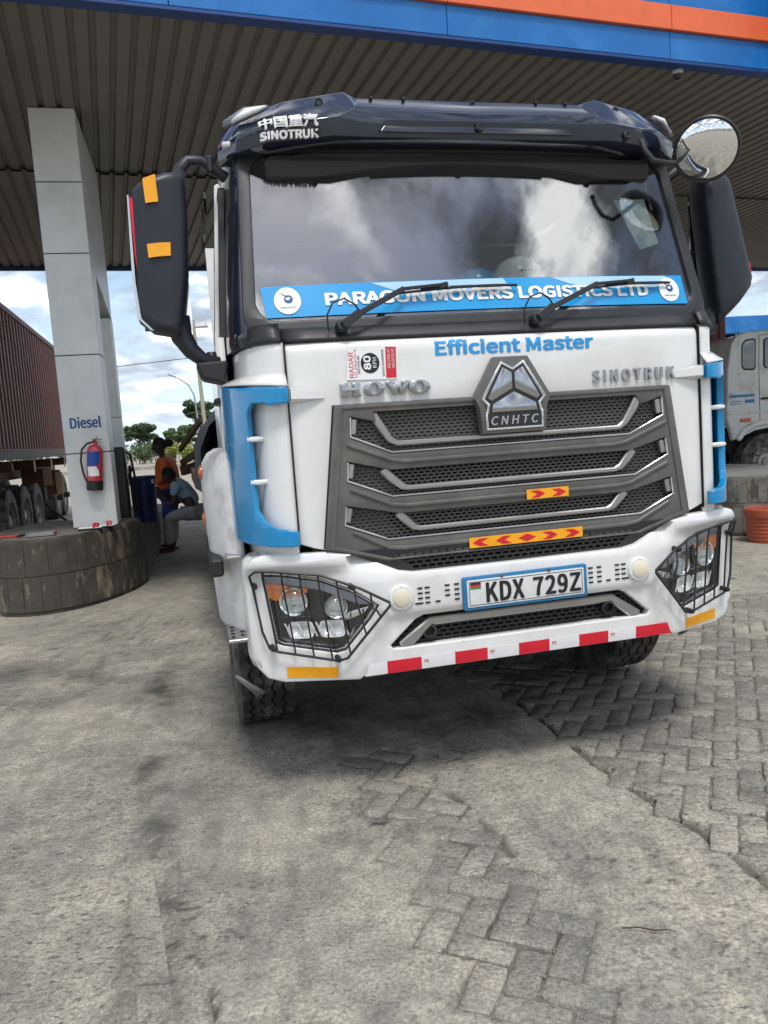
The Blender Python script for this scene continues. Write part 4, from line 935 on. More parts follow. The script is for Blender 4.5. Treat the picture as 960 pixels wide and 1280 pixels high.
# ---- emblem
em = empty('emblem', (0, 0, 0)); em.parent = TK
E0 = [(.072, 1.795), (.168, 1.632), (.150, 1.592), (.140, 1.485), (-.140, 1.485), (-.150, 1.592), (-.168, 1.632), (-.072, 1.795)]
plate('emblem_back', 'grille_grey', em, E0, y0=-.075, depth=.055, bevel=.008)
plate('emblem_rim', 'chrome', em, sc_poly([(.050, 1.778), (0, 1.748), (-.050, 1.778), (-.142, 1.628), (-.118, 1.600), (-.122, 1.575), (-.126, 1.575), (-.126, 1.500), (.126, 1.500), (.126, 1.575), (.122, 1.575), (.118, 1.600), (.142, 1.628)], 1.0), [sc_poly([(.046, 1.764), (0, 1.737), (-.046, 1.764), (-.128, 1.628), (-.106, 1.606), (-.113, 1.568), (-.117, 1.566), (-.117, 1.509), (.117, 1.509), (.117, 1.566), (.113, 1.568), (.106, 1.606), (.128, 1.628)], 1.0)], y0=-.080, depth=.008, bevel=.002)
plate('emblem_field', 'lamp_black', em, [(.048, 1.768), (0, 1.740), (-.048, 1.768), (-.132, 1.628), (-.120, 1.570), (-.120, 1.506), (.120, 1.506), (.120, 1.570), (.132, 1.628)], y0=-.077, depth=.004)
plate('emblem_facet', 'letter_chrome', em, [(-.044, 1.752), (-.006, 1.730), (-.006, 1.665), (-.098, 1.618), (-.115, 1.630)], y0=-.082, depth=.006, bevel=.002)
plate('emblem_facet', 'letter_chrome', em, [(.044, 1.752), (.006, 1.730), (.006, 1.665), (.098, 1.618), (.115, 1.630)], y0=-.082, depth=.006, bevel=.002)
plate('emblem_facet', 'letter_chrome', em, [(0, 1.652), (-.094, 1.604), (-.100, 1.572), (.100, 1.572), (.094, 1.604)], y0=-.082, depth=.006, bevel=.002)
text('emblem_letters', 'CNHTC', 'chrome_dull', em, -.104, .104, 1.520, 1.556, -.0775, fat=.0012, shear=.2, depth=.002, spacing=1.15)
# ---- lettering on the hood flap
def bulge(x, z): t = (z-1.697)/.029; return .003*t*t
BZ = (1.676, 1.682, 1.689, 1.697, 1.705, 1.712, 1.718)
text('blue_lettering', 'Efficient Master', 'letter_blue', TK, -.306, .398, 1.815, 1.879, -.0205, fat=.0042, depth=.0012, deform=hd)
sn = text('chrome_letters', 'SINOTRUK', 'letter_chrome', TK, .385, .778, 1.670, 1.722, -.020, fat=.0026, depth=.010, spacing=1.18)
ho = empty('chrome_name', (0, 0, 0)); ho.parent = TK
def lt(pl, holes=()): plate('chrome_letter', 'letter_chrome', ho, pl, holes, y0=-.040, depth=.016, bevel=.0015, cutz=BZ, deform=bulge, ang=50)
hx = -.708; z0, z1 = 1.670, 1.724; hw = .082; q = .011
lt([(hx, z0), (hx+.034, z0), (hx+.034, z0+q), (hx+.027, z0+q), (hx+.027, 1.691), (hx+.055, 1.691), (hx+.055, z0+q), (hx+.048, z0+q), (hx+.048, z0), (hx+hw, z0), (hx+hw, z0+q), (hx+.075, z0+q), (hx+.075, z1-q), (hx+hw, z1-q), (hx+hw, z1), (hx+.048, z1), (hx+.048, z1-q), (hx+.055, z1-q), (hx+.055, 1.704), (hx+.027, 1.704), (hx+.027, z1-q), (hx+.034, z1-q), (hx+.034, z1), (hx, z1), (hx, z1-q), (hx+.007, z1-q), (hx+.007, z0+q), (hx, z0+q)])
def ell(cx, cz, a, c, n=28): return [(cx+a*math.cos(2*math.pi*i/n), cz+c*math.sin(2*math.pi*i/n)) for i in range(n)]
lt(ell(-.571, 1.697, .043, .028), [ell(-.571, 1.697, .016, .021)]); lt(ell(-.384, 1.695, .045, .028), [ell(-.384, 1.695, .017, .021)])
wx = -.523
lt([(wx, z1), (wx+.036, z1), (wx+.036, z1-q), (wx+.029, z1-q), (wx+.036, z0+.024), (wx+.047, z1-.014), (wx+.055, z1-.014), (wx+.066, z0+.024), (wx+.073, z1-q), (wx+.066, z1-q), (wx+.066, z1), (wx+.100, z1), (wx+.100, z1-q), (wx+.093, z1-q), (wx+.071, z0), (wx+.059, z0), (wx+.050, z0+.025), (wx+.041, z0), (wx+.029, z0), (wx+.007, z1-q), (wx, z1-q)])
# ---- speed sticker
stk = plate('speed_sticker', 'white_print', TK, [(-.676, 1.737), (-.470, 1.732), (-.464, 1.862), (-.664, 1.866)], y0=-.0225, depth=.0015)
text('sticker_red_text', 'RADAR', 'red_print', stk, -.664, -.645, 1.745, 1.845, -.0226, bold=.03, rot90=True, depth=.001)
text('sticker_red_text', 'TELEMATICS', 'red_print', stk, -.641, -.632, 1.742, 1.855, -.0226, bold=.03, rot90=True, depth=.001)
plate('sticker_disc', 'black_print', stk, ell(-.578, 1.799, .038, .040), y0=-.0236, depth=.001)
text('sticker_number', '80', 'white_print', stk, -.605, -.575, 1.773, 1.828, -.0238, fat=.002, rot90=True, depth=.001)
text('sticker_number', 'KPH', 'white_print', stk, -.568, -.552, 1.780, 1.820, -.0238, bold=.04, rot90=True, depth=.001)
text('sticker_text', 'REVIEW', 'black_print', stk, -.629, -.620, 1.76, 1.83, -.0226, bold=.03, rot90=True, depth=.001)
text('sticker_text', 'SPEED GOVERNOR', 'black_print', stk, -.530, -.521, 1.745, 1.850, -.0226, bold=.03, rot90=True, depth=.001)
plate('sticker_red_field', 'red_print', stk, [(-.516, 1.738), (-.474, 1.737), (-.469, 1.858), (-.512, 1.860)], y0=-.0236, depth=.001)
for k in (0, 1): text('sticker_white_text', 'SPEED CONTROL UNIT', 'white_print', stk, -.507+k*.018, -.496+k*.018, 1.775, 1.852, -.0238, bold=.02, rot90=True, depth=.001)
# ---- corner panels and blue trim
def cp(t): return (.916+.172*math.sin(t*math.pi/2)**.9, -.012+.40*(1-math.cos(t*math.pi/2)))
for s in (-1, 1):
    zl = [1.05, 1.10, 1.5, 1.86, 1.885, 1.897]
    def fn(u, v):
        x, y = cp(u); z = zl[int(round(v*5))]; k = (.012 if v > .9 else 0); return (s*(x-k*u), y+k*(1-u), z)
    MB().grid(fn, 14, 5).build('corner_panel', 'white_paint', TK, ang=50, solid=.02)
    b = MB().prism([(s*.9145, -.016), (s*.9095, -.016), (s*.9095, .02), (s*.9145, .02)], 1.09, 1.893, 'z'); b.build('panel_gap', 'dark_void', TK)
    # blue C-shaped trim standing proud, follows the corner curve; outline in (t, z), t 0..1 along the curve
    CT = [(0.0, 1.722), (.55, 1.738), (1.0, 1.768), (1.04, 1.70), (1.02, 1.45), (.98, 1.25), (.92, 1.16), (.80, 1.118), (.45, 1.108), (0, 1.104), (0, 1.162), (.22, 1.180), (.36, 1.205), (.45, 1.250), (.455, 1.45), (.45, 1.64), (.40, 1.668), (.26, 1.668), (.20, 1.655), (0, 1.662)]
    me = curve_mesh(CT, (), .03, .004); bm = bmesh.new(); bm.from_mesh(me); bmesh.ops.remove_doubles(bm, verts=bm.verts, dist=1e-5)
    for c in frng(.06, 1.02, .06): bmesh.ops.bisect_plane(bm, geom=bm.verts[:]+bm.edges[:]+bm.faces[:], plane_co=(c, 0, 0), plane_no=(1, 0, 0))
    for v in bm.verts:
        t, z, d = v.co; tt = min(max(t, 0), 1.06); x, y = cp(min(tt, 1)); a = tt*math.pi/2; off = .024 + .014*min(1, tt*1.2) + d + .012
        if tt > 1: y += (tt-1)*.5
        v.co = (s*(x+math.sin(a)*off), y-math.cos(a)*off, z)
    bmesh.ops.recalc_face_normals(bm, faces=bm.faces); bm.to_mesh(me); bm.free()
    finish(me, 'blue_trim', 'blue_paint', TK, ang=45, fix=False)
    # white cap above the trim
    b = MB()
    def cap(u, v):
        x, y = cp(u); a = u*math.pi/2; off = .002+v*(.050+.018*u); z = 1.775+.020*u-v*(.048-.022*u); return (s*(x+math.sin(a)*off), y-math.cos(a)*off, z)
    b.grid(cap, 12, 3); b.build('trim_cap', 'white_paint', TK, solid=.006)
    for z in (1.53, 1.36):
        x, y = cp(.42); MB().tube([(s*(x-.03), y-.002, z), (s*(x+.015), y-.028, z+.001), (s*(x+.05), y-.02, z+.002)], [.010, .0115, .010], 10).build('trim_stud', 'white_paint', TK)
# ---- wind screen, surround, pillars, cowl
def wsy(x, z): return .065+.30*(z-2.0)+.055*(x/.95)**2
def hwz(z): return 1.046-.050*(z-1.98)/.77
def ws_pt(u, v, ins=0):
    z = 1.985+ins+v*(2.755-1.985-2*ins); x = (u*2-1)*(hwz(z)-ins); return (x, wsy(x, z), z)
def rrect(ins, n=8, r=.09):
    z0, z1 = 1.945+ins, 2.765-ins; pts = []
    for (cx_s, z, a0) in ((1, z0, -90), (1, z1, 0), (-1, z1, 90), (-1, z0, 180)):
        zc = z+r if z == z0 else z-r
        for i in range(n+1):
            a = R(a0+90*i/n); zz_ = zc+r*math.sin(a); xx = cx_s*(hwz(zz_)-ins-r)+r*math.cos(a); pts.append((xx, zz_))
    return pts
frame = empty('windscreen', (0, 0, 0)); frame.parent = TK
cutx_ = frng(-.96, .96, .08)
plate('glass', 'windshield_glass', frame, rrect(.040), y0=.004, depth=.005, cutx=cutx_, cutz=frng(2.05, 2.65, .1), deform=wsy, ang=60)
plate('rubber_seal', 'black_plastic', frame, rrect(-.005), [rrect(.048)], y0=-.010, depth=.03, bevel=.005, cutx=cutx_, cutz=frng(2.05, 2.65, .1), deform=wsy, ang=50)
for s in (-1, 1):
    def pil(u, v):
        z = 1.90+v*.86; xin = hwz(max(z, 1.985))-.020; yin = wsy(xin, z)-.006
        xo = 1.110-.085*max(0, (z-1.95)/.80)**1.4; yo = .44+.10*v
        x = xin+(xo-xin)*math.sin(u*math.pi/2)**.85; y = yin+(yo-yin)*(1-math.cos(u*math.pi/2)); return (s*x, y, z)
    MB().grid(pil, 10, 14).build('a_pillar', 'navy_gloss', TK, ang=50, solid=.02)
    b = MB().grid(lambda u, v: (s*(cp(u)[0]-.02*v*u+.006), cp(u)[1]-.008+.05*v*(1-u), 1.898+v*.075), 10, 3); b.build('pillar_foot', 'black_plastic', TK, solid=.01)
cow = MB().grid(lambda u, v: ((u*2-1)*.915, [-.006, .0, .025, .040][int(round(v*3))], [1.897, 1.912, 1.940, 1.955][int(round(v*3))]), 16, 3); cow.build('cowl', 'black_plastic', TK, solid=.02)
MB().prism([(-.98, 1.92), (.98, 1.92), (.99, 1.96), (-.99, 1.96)], .075, .11).build('cowl_filler', 'black_plastic', TK)
# wipers
def wiper(px, ex, tx):
    wv = empty('wiper', (0, 0, 0)); wv.parent = TK
    def q(x, z, o): return (x, wsy(x, z)-o, z)
    MB().lathe([(.026, 0), (.026, .03), (.02, .04), (0, .042)], (px, .012, 1.946), (0, -1, .2), 16).build('pivot', 'black_plastic', wv)
    b = MB().bar((px, -.035, 1.948), (px+.07, -.025, 1.995), .034, .016, (0, -1, 0)).bar((px+.06, -.027, 1.988), (ex, wsy(ex, 2.1)-.05, 2.098), .022, .012, (0, -1, 0)).bar((ex-.004, wsy(ex, 2.1)-.05, 2.097), (ex+.16, wsy(ex+.16, 2.1)-.045, 2.109), .014, .010, (0, -1, 0)); b.build('arm', 'black_plastic', wv, bevel=.003)
    n = 10; MB().tube([q(ex-.03+(tx-ex+.03)*i/n, 2.083+.022*math.sin(i/n*1.9), .024) for i in range(n+1)], .006, 6).build('blade', 'black_rubber', wv)
    b = MB()
    for f in (.25, .5, .75): x = ex+(tx-ex)*f; b.bar(q(x-.05, 2.098+.004*f, .034), q(x+.05, 2.100+.004*f, .030), .010, .012)
    b.bar(q(ex+.15, 2.103, .04), q(ex+.19, 2.112, .04), .018, .022); b.build('bridge', 'black_plastic', wv, bevel=.002)
    MB().tube([(px-.055, -.01, 1.93), (px-.06, -.03, 1.99), (px-.035, -.035, 2.035), (px+.01, -.035, 2.05), (px+.05, -.03, 2.03), (px+.075, -.02, 2.0)], .0035, 6).build('washer_hose', 'black_rubber', wv)
wiper(-.677, -.397, .105); wiper(.148, .474, .865)
# banner lying on the inside foot of the glass
def bny(x, z): return wsy(x, z)
bn_ = plate('banner', 'banner_blue', frame, [(-.955, 2.008), (.958, 2.010), (.952, 2.142), (-.968, 2.138)], y0=-.002, depth=.0015, cutx=frng(-.92, .92, .08), cutz=(2.05, 2.09), deform=bny)
plate('banner_sheen', 'sheen_pale', bn_, [(-.52, 2.1365), (.055, 2.139), (.09, 2.085), (-.45, 2.08), (-.42, 2.10)], y0=-.0035, depth=.001, cutx=frng(-.48, .08, .08), deform=bny)  # pale patches paint the sky's reflection onto the banner's upper part
plate('banner_sheen', 'sheen_pale', bn_, [(.28, 2.1385), (.86, 2.140), (.885, 2.118), (.80, 2.088), (.47, 2.085), (.36, 2.11)], y0=-.0035, depth=.001, cutx=frng(.32, .88, .08), deform=bny)
text('banner_text', 'PARAGON MOVERS LOGISTICS LTD', 'white_print', bn_, -.715, .755, 2.048, 2.102, -.005, fat=.0045, depth=.001, deform=bny)
for x in (-.865, .868):
    o = plate('banner_disc', 'white_print', bn_, ell(x, 2.076, .054, .056), y0=-.006, depth=.001, cutx=(x-.03, x, x+.03), deform=bny)
    plate('logo_mark', 'diesel_blue', o, ell(x+.004, 2.082, .018, .017, 16), [ell(x+.002, 2.086, .010, .008, 12)], y0=-.0072, depth=.001, deform=bny)
    plate('logo_wing', 'diesel_blue', o, [(x-.028, 2.110), (x-.006, 2.098), (x+.016, 2.094), (x-.004, 2.090)], y0=-.0072, depth=.001, deform=bny)
    text('logo_text', 'MOVERS LOGISTICS', 'plate_blue', o, x-.030, x+.030, 2.046, 2.051, -.0072, depth=.0008, deform=bny)
# ---- cab: doors, roof, rear wall, interior
for s in (-1, 1):
    zl = [1.06, 1.55, 1.95, 2.0, 2.35, 2.6, 2.72]; wl = [1.135, 1.142, 1.140, 1.136, 1.105, 1.075, 1.045]
    def dr(u, v): k = int(round(v*6)); return (s*wl[k], .39+u*.91+.10*v, zl[k])
    b = MB(); 
    b.add([(s*1.115, .36, 1.06), (s*1.115, 1.62, 1.06), (s*1.115, 1.62, 1.98), (s*1.115, .42, 1.98)], [(0, 1, 2, 3)]); b.build('door', 'white_paint', TK, solid=.03)
    b = MB().add([(s*1.109, .47, 1.985), (s*1.109, 1.20, 1.985), (s*1.060, 1.20, 2.60), (s*1.060, .56, 2.60)], [(0, 1, 2, 3)]); b.build('side_window', 'side_glass', TK, solid=.005)
    b = MB()
    for q0, q1 in (((.44, 1.975), (.54, 2.63)), ((.54, 2.63), (1.24, 2.63)), ((1.24, 2.63), (1.24, 1.975)), ((1.24, 1.975), (.44, 1.975))):
        fx = lambda z: 1.118-(z-1.98)*.083; b.bar((s*fx(q0[1]), q0[0], q0[1]), (s*fx(q1[1]), q1[0], q1[1]), .03, .03, (1, 0, 0))
    b.build('window_frame', 'black_plastic', TK, bevel=.004)
    MB().bar((s*(fx(1.97)+.012), .66, 1.97), (s*(fx(2.70)+.012), .74, 2.70), .12, .028, (1, 0, 0)).build('door_frame', 'white_paint', TK, bevel=.01)
    b = MB().add([(s*1.115, 1.24, 1.98), (s*1.115, 2.1, 1.98), (s*1.045, 2.1, 2.76), (s*1.045, 1.24, 2.76)], [(0, 1, 2, 3)]); b.add([(s*1.115, 1.62, 1.06), (s*1.115, 2.1, 1.06), (s*1.115, 2.1, 1.98), (s*1.115, 1.62, 1.98)], [(0, 1, 2, 3)]); b.build('rear_quarter', 'white_paint', TK, solid=.03)
    b = MB().add([(s*1.062, .55, 2.60), (s*1.062, 1.24, 2.60), (s*1.04, 1.24, 2.77), (s*1.04, .55, 2.77)], [(0, 1, 2, 3)]); b.build('door_top', 'white_paint', TK, solid=.03)
    MB().bar((s*1.135, .62, 2.60), (s*1.145, 1.18, 2.58), .01, .10).build('rain_deflector', 'side_glass', TK)
    MB().tube([(s*1.12, .62, 1.72), (s*1.16, .66, 1.72), (s*1.16, .80, 1.72), (s*1.12, .84, 1.72)], .016, 8).build('door_handle', 'black_plastic', TK)
MB().box((0, 2.1, 1.9), (2.2, .06, 1.7)).build('rear_wall', 'white_paint', TK)
b = MB().grid(lambda u, v: ((u*2-1)*1.055*(1-.02*v), .22+v*1.90+.09*(u*2-1)**2*(1-v), 2.755+.08*math.sin(min(1, v*2.5)*math.pi/2)*(1-.3*abs(u*2-1)**4)), 14, 10); b.build('roof', 'white_paint', TK, solid=.02)
for a0, a1, m_ in ((-1.03, -.70, 'white_paint'), (-.70, .70, 'navy_gloss'), (.70, 1.03, 'white_paint')):
    MB().grid(lambda u, v: (a0+(a1-a0)*u, wsy((a0+(a1-a0)*u)*.97, 2.72)-.022+.02*v, 2.738+v*.04-.03*max(0, abs(a0+(a1-a0)*u)-.85)), 10, 2).build('roof_rim', m_, TK, solid=.01)
inn = empty('cab_interior', (0, 0, 0)); inn.parent = TK
MB().box((0, 1.1, 1.12), (2.16, 1.6, .04)).build('floor', 'interior', inn)
MB().prism([(.14, 1.96), (.22, 2.02), (.42, 2.03), (.52, 1.98), (.56, 1.70), (.16, 1.65)], -1.03, 1.03, 'x').build('dashboard', 'interior', inn, bevel=.02)
for x in (-.55, .55):
    MB().box((x, 1.35, 1.62), (.52, .50, .14)).build('seat_cushion', 'seat_cloth', inn, bevel=.04, seg=3); MB().box((x, 1.62, 2.0), (.50, .14, .72), rx=R(-10)).build('seat_back', 'seat_cloth', inn, bevel=.05, seg=3); MB().box((x, 1.70, 2.47), (.28, .10, .20), rx=R(-8)).build('head_rest', 'seat_cloth', inn, bevel=.04, seg=3)
MB().tube([(.58+.22*math.cos(a*math.pi/12), .78+.07*math.sin(a*math.pi/12), 2.06+.2*math.sin(a*math.pi/12)) for a in range(24)], .017, 8, closed=True).bar((.37, .78, 2.06), (.79, .78, 2.06), .03, .03).build('steering_wheel', 'black_plastic', inn)
MB().box((0, 1.95, 1.9), (2.1, .04, 1.6)).build('back_lining', 'interior', inn); MB().box((0, 1.25, 2.745), (2.0, 1.5, .02)).build('head_lining', 'interior', inn)
for s in (-1, 1): MB().box((s*1.06, 1.1, 1.5), (.03, 1.5, .9)).build('side_lining', 'interior', inn)
MB().box((0, .42, 2.67), (1.78, .30, .10), rx=R(12)).build('header_console', 'interior', inn, bevel=.02)
plate('wind_screen_paper', 'paper', frame, [(.684, 2.504), (.850, 2.515), (.880, 2.300), (.770, 2.268)], y0=.012, depth=.001, cutx=(.75, .8), cutz=(2.4,), deform=wsy)
# ---- sun visor
def vy(x, z): return .19-.00*x+.07*(abs(x)/1.05)**3
vz = empty('sun_visor', (0, 0, 0)); vz.parent = TK
V = {  # half profile (right side): x, y, z
 'a': (0, .16, 2.912), 'b': (.50, .165, 2.915), 'c': (.565, .13, 2.925), 'd': (.80, .19, 2.905), 'e': (.97, .27, 2.872), 'f': (1.05, .38, 2.835),
 'g': (0, .085, 2.838), 'h': (.535, .085, 2.842), 'i': (.60, .06, 2.80), 'j': (.86, .11, 2.79), 'k': (1.0, .20, 2.775), 'l': (1.075, .34, 2.765),
 'm': (0, .105, 2.740), 'n': (.46, .105, 2.740), 'o': (.62, .085, 2.736), 'p': (.88, .13, 2.722), 'q': (1.01, .23, 2.712), 'r': (1.07, .38, 2.705),
 's': (0, .42, 2.955), 't': (.55, .42, 2.96), 'u': (.95, .48, 2.92), 'v': (.40, .075, 2.800), 'w': (0, .075, 2.802),
 'x': (0, .24, 2.750), 'y': (.6, .26, 2.750), 'z': (.95, .40, 2.725)}
faces = ['abhg', 'bch', 'chi', 'cdji', 'dekj', 'eflk', 'ghvw', 'hinv', 'ijo', 'ion', 'jkqp', 'jpo', 'klrq', 'wvnm', 'stba', 'tcb', 'tudc', 'ued', 'ufe', 'mnyx', 'noy', 'opzy', 'pqz', 'qrz']
b = MB(); keys = list(V)
for s in (-1, 1):
    b.add([(s*V[k][0], V[k][1]+.055, V[k][2]-.012) for k in keys], [tuple(keys.index(c) for c in (f if s > 0 else f[::-1])) for f in faces])
b.build('visor_shell', 'visor_navy', vz, bevel=.006, seg=2, ang=30)
plate('visor_panel', 'navy_gloss', vz, [(-.43, 2.742), (-.395, 2.786), (.395, 2.786), (.43, 2.742)], y0=.140, depth=.015, bevel=.004, deform=lambda x, z: (2.74-z)*.22*-1-.005)
for s in (-1, 1):
    for x, y, z in ((.665, .135, 2.880), (.690, .085, 2.757), (0, .155, 2.893), (0, .080, 2.775)):
        if x == 0 and s < 0: continue
        o = MB().lathe([(.017, 0), (.018, .006), (.013, .010), (.009, .006), (0, .006)], (s*x, y+.053, z-.012), (s*.1, -1, .1), 18).build('visor_bolt', 'black_rubber', vz)
    for x in (.30, .44): MB().box((s*x, .215, 2.905), (.012, .02, .012)).build('visor_clip', 'black_plastic', vz)
    b = MB(); b.add([(s*.86, .118, 2.845), (s*1.015, .235, 2.835), (s*1.0, .225, 2.865), (s*.90, .155, 2.873)], [(0, 1, 2, 3)])
    o = MB().add([(s*.86, .222, 2.856), (s*.92, .236, 2.830), (s*1.04, .336, 2.812), (s*1.03, .346, 2.840), (s*.95, .274, 2.866)], [(0, 1, 2, 3, 4)]).build('clearance_lamp', 'lamp_grey', vz, solid=-.02)
    b = MB().add([(s*.875, .206, 2.853), (s*.92, .216, 2.834), (s*1.01, .292, 2.818), (s*1.00, .302, 2.838), (s*.95, .254, 2.858)], [(0, 1, 2, 3, 4)]).build('clearance_lens', 'white_print', o, solid=-.012)
def vsy(x, z):
    """y of the visor's left face at (x, z): plane pieces c d j i / i j o / j k q p and below"""
    ax = abs(x); zz = z+.012
    lo = np.interp(ax, [.60, .86, 1.0], [.06, .11, .20]); zl = np.interp(ax, [.60, .86, 1.0], [2.80, 2.79, 2.775])
    up_ = np.interp(ax, [.565, .80, .97], [.13, .19, .27]); zu = np.interp(ax, [.565, .80, .97], [2.925, 2.905, 2.872])
    dn = np.interp(ax, [.62, .88, 1.01], [.085, .13, .23]); zd = np.interp(ax, [.62, .88, 1.01], [2.736, 2.722, 2.712])
    if zz >= zl: return .055+lo+(up_-lo)*(zz-zl)/(zu-zl)
    return .055+lo+(dn-lo)*(zl-zz)/(zl-zd)
def vtx(x, z): t = (abs(x)-.86)/.14; return .092+.09*max(0, (abs(x)-.80)/.2)**1.2*1.05
for body, za, zb in (('中国重汽', 2.775, 2.826), ('SINOTRUK', 2.735, 2.766)):
    text('visor_lettering', body, 'white_print', vz, -.915, -.685, za-.020, zb-.020, .0, fat=.0022, depth=.014, deform=lambda x, z: vsy(x, z)-.002)
# ---- mirrors
def mirror_left():
    mm_ = empty('wing_mirror', (0, 0, 0)); mm_.parent = TK
    oL = [(-1.437, 2.560), (-1.40, 2.590), (-1.30, 2.625), (-1.215, 2.640), (-1.225, 2.42), (-1.238, 2.24), (-1.275, 2.02), (-1.30, 1.975), (-1.40, 2.000), (-1.455, 2.050), (-1.462, 2.12), (-1.452, 2.35)]
    plate('housing', 'mirror_shell', mm_, oL, y0=.29, depth=.16, bevel=.03, cutx=(-1.40, -1.33, -1.27), cutz=frng(2.02, 2.6, .08), deform=lambda x, z: -.03*math.sin((x+1.46)/.24*math.pi)+.12*max(0, -1.36-x), ang=55)
    MB().box((-1.34, .47, 2.3), (.20, .012, .55)).build('mirror_glass', 'chrome', mm_)
    plate('red_strip', 'red_tape', mm_, [(-1.445, 2.53), (-1.432, 2.53), (-1.422, 2.30), (-1.408, 2.12), (-1.428, 2.10), (-1.444, 2.30)], y0=.285, depth=.004, deform=lambda x, z: .12*max(0, -1.36-x)+.003)
    plate('edge_trim', 'chrome_dull', mm_, [(-1.452, 2.54), (-1.446, 2.54), (-1.452, 2.20), (-1.445, 2.07), (-1.40, 2.02), (-1.33, 1.992), (-1.33, 1.985), (-1.41, 2.005), (-1.458, 2.055), (-1.464, 2.2)], y0=.288, depth=.02, deform=lambda x, z: .12*max(0, -1.36-x)+.003)
    for pl in ([(-1.385, 2.590), (-1.335, 2.606), (-1.332, 2.500), (-1.382, 2.496)], [(-1.392, 2.338), (-1.300, 2.342), (-1.303, 2.290), (-1.390, 2.284)]):
        plate('orange_tape_piece', 'orange_tape', mm_, pl, y0=.254, depth=.006, cutx=(-1.37, -1.35, -1.33), deform=lambda x, z: .026-.03*math.sin((x+1.46)/.24*math.pi)+.12*max(0, -1.36-x))
    MB().tube([(-1.25, .36, 2.60), (-1.235, .36, 2.66), (-1.20, .36, 2.695), (-1.15, .36, 2.695), (-1.11, .37, 2.675), (-1.05, .40, 2.640)], [.028, .026, .022, .020, .020, .024], 12).build('upper_arm', 'mirror_shell', mm_)
    MB().box((-1.112, .37, 2.680), (.03, .05, .07)).build('arm_joint', 'mirror_shell', mm_, bevel=.008)
    MB().tube([(-1.30, .36, 2.06), (-1.29, .36, 1.98), (-1.255, .36, 1.92), (-1.21, .36, 1.88), (-1.15, .38, 1.865)], [.05, .045, .036, .03, .03], 12).build('lower_arm', 'mirror_shell', mm_)
    MB().add([(-1.245, .30, 1.865), (-1.225, .30, 1.80), (-1.13, .30, 1.775), (-1.11, .30, 1.87), (-1.245, .48, 1.865), (-1.225, .48, 1.80), (-1.13, .48, 1.775), (-1.11, .48, 1.87)], [(0, 1, 2, 3), (7, 6, 5, 4), (0, 4, 5, 1), (1, 5, 6, 2), (2, 6, 7, 3), (3, 7, 4, 0)]).build('arm_base', 'black_plastic', mm_, bevel=.01)
    MB().lathe([(.028, 0), (.022, .06), (.018, .065), (0, .065)], (-1.175, .38, 1.85), (0, 0, 1), 14).build('pivot', 'black_plastic', mm_)
mirror_left()
mr_ = empty('wing_mirror', (0, 0, 0)); mr_.parent = TK
oR = [(1.190, 2.640), (1.30, 2.640), (1.335, 2.610), (1.400, 2.36), (1.452, 2.15), (1.437, 2.105), (1.365, 2.030), (1.26, 1.935), (1.245, 2.02), (1.225, 2.20), (1.195, 2.50)]
plate('housing', 'mirror_shell', mr_, oR, y0=.27, depth=.16, bevel=.03, cutx=(1.24, 1.29, 1.34, 1.39), cutz=frng(2.0, 2.6, .08), deform=lambda x, z: .35*abs(x-1.30-(2.3-z)*.2)**1.4, ang=55)
MB().box((1.31, .45, 2.3), (.20, .012, .55)).build('mirror_glass', 'chrome', mr_)
plate('red_strip', 'red_tape', mr_, [(1.425, 2.225), (1.437, 2.225), (1.443, 2.17), (1.434, 2.17)], y0=.30, depth=.02)
MB().tube([(1.25, .36, 2.60), (1.22, .37, 2.69), (1.12, .38, 2.69), (1.04, .40, 2.63)], .022, 10).build('upper_arm', 'mirror_shell', mr_); MB().tube([(1.28, .36, 2.02), (1.24, .36, 1.92), (1.14, .38, 1.87)], .035, 10).build('lower_arm', 'mirror_shell', mr_)
# round convex mirror on a stalk
rm_ = empty('round_mirror', (0, 0, 0)); rm_.parent = TK
cR = Vector((1.045, .075, 2.672)); nR = Vector((-.75, -1, -.72)).normalized()
MB().lathe([(0, -.085), (.06, -.08), (.11, -.055), (.136, -.015), (.142, .008), (.136, .016), (.128, .014)], cR, nR, 40).build('shell', 'black_plastic', rm_)
MB().lathe([(.130, .010), (.11, .024), (.08, .038), (.045, .047), (0, .051)], cR, nR, 40).build('mirror_face', 'chrome', rm_)
MB().tube([(.735, .10, 2.715), (.745, .085, 2.665), (.775, .07, 2.618), (.84, .06, 2.605), (.90, .11, 2.622), (.98, .17, 2.655)], .011, 8).build('stalk', 'black_plastic', rm_)
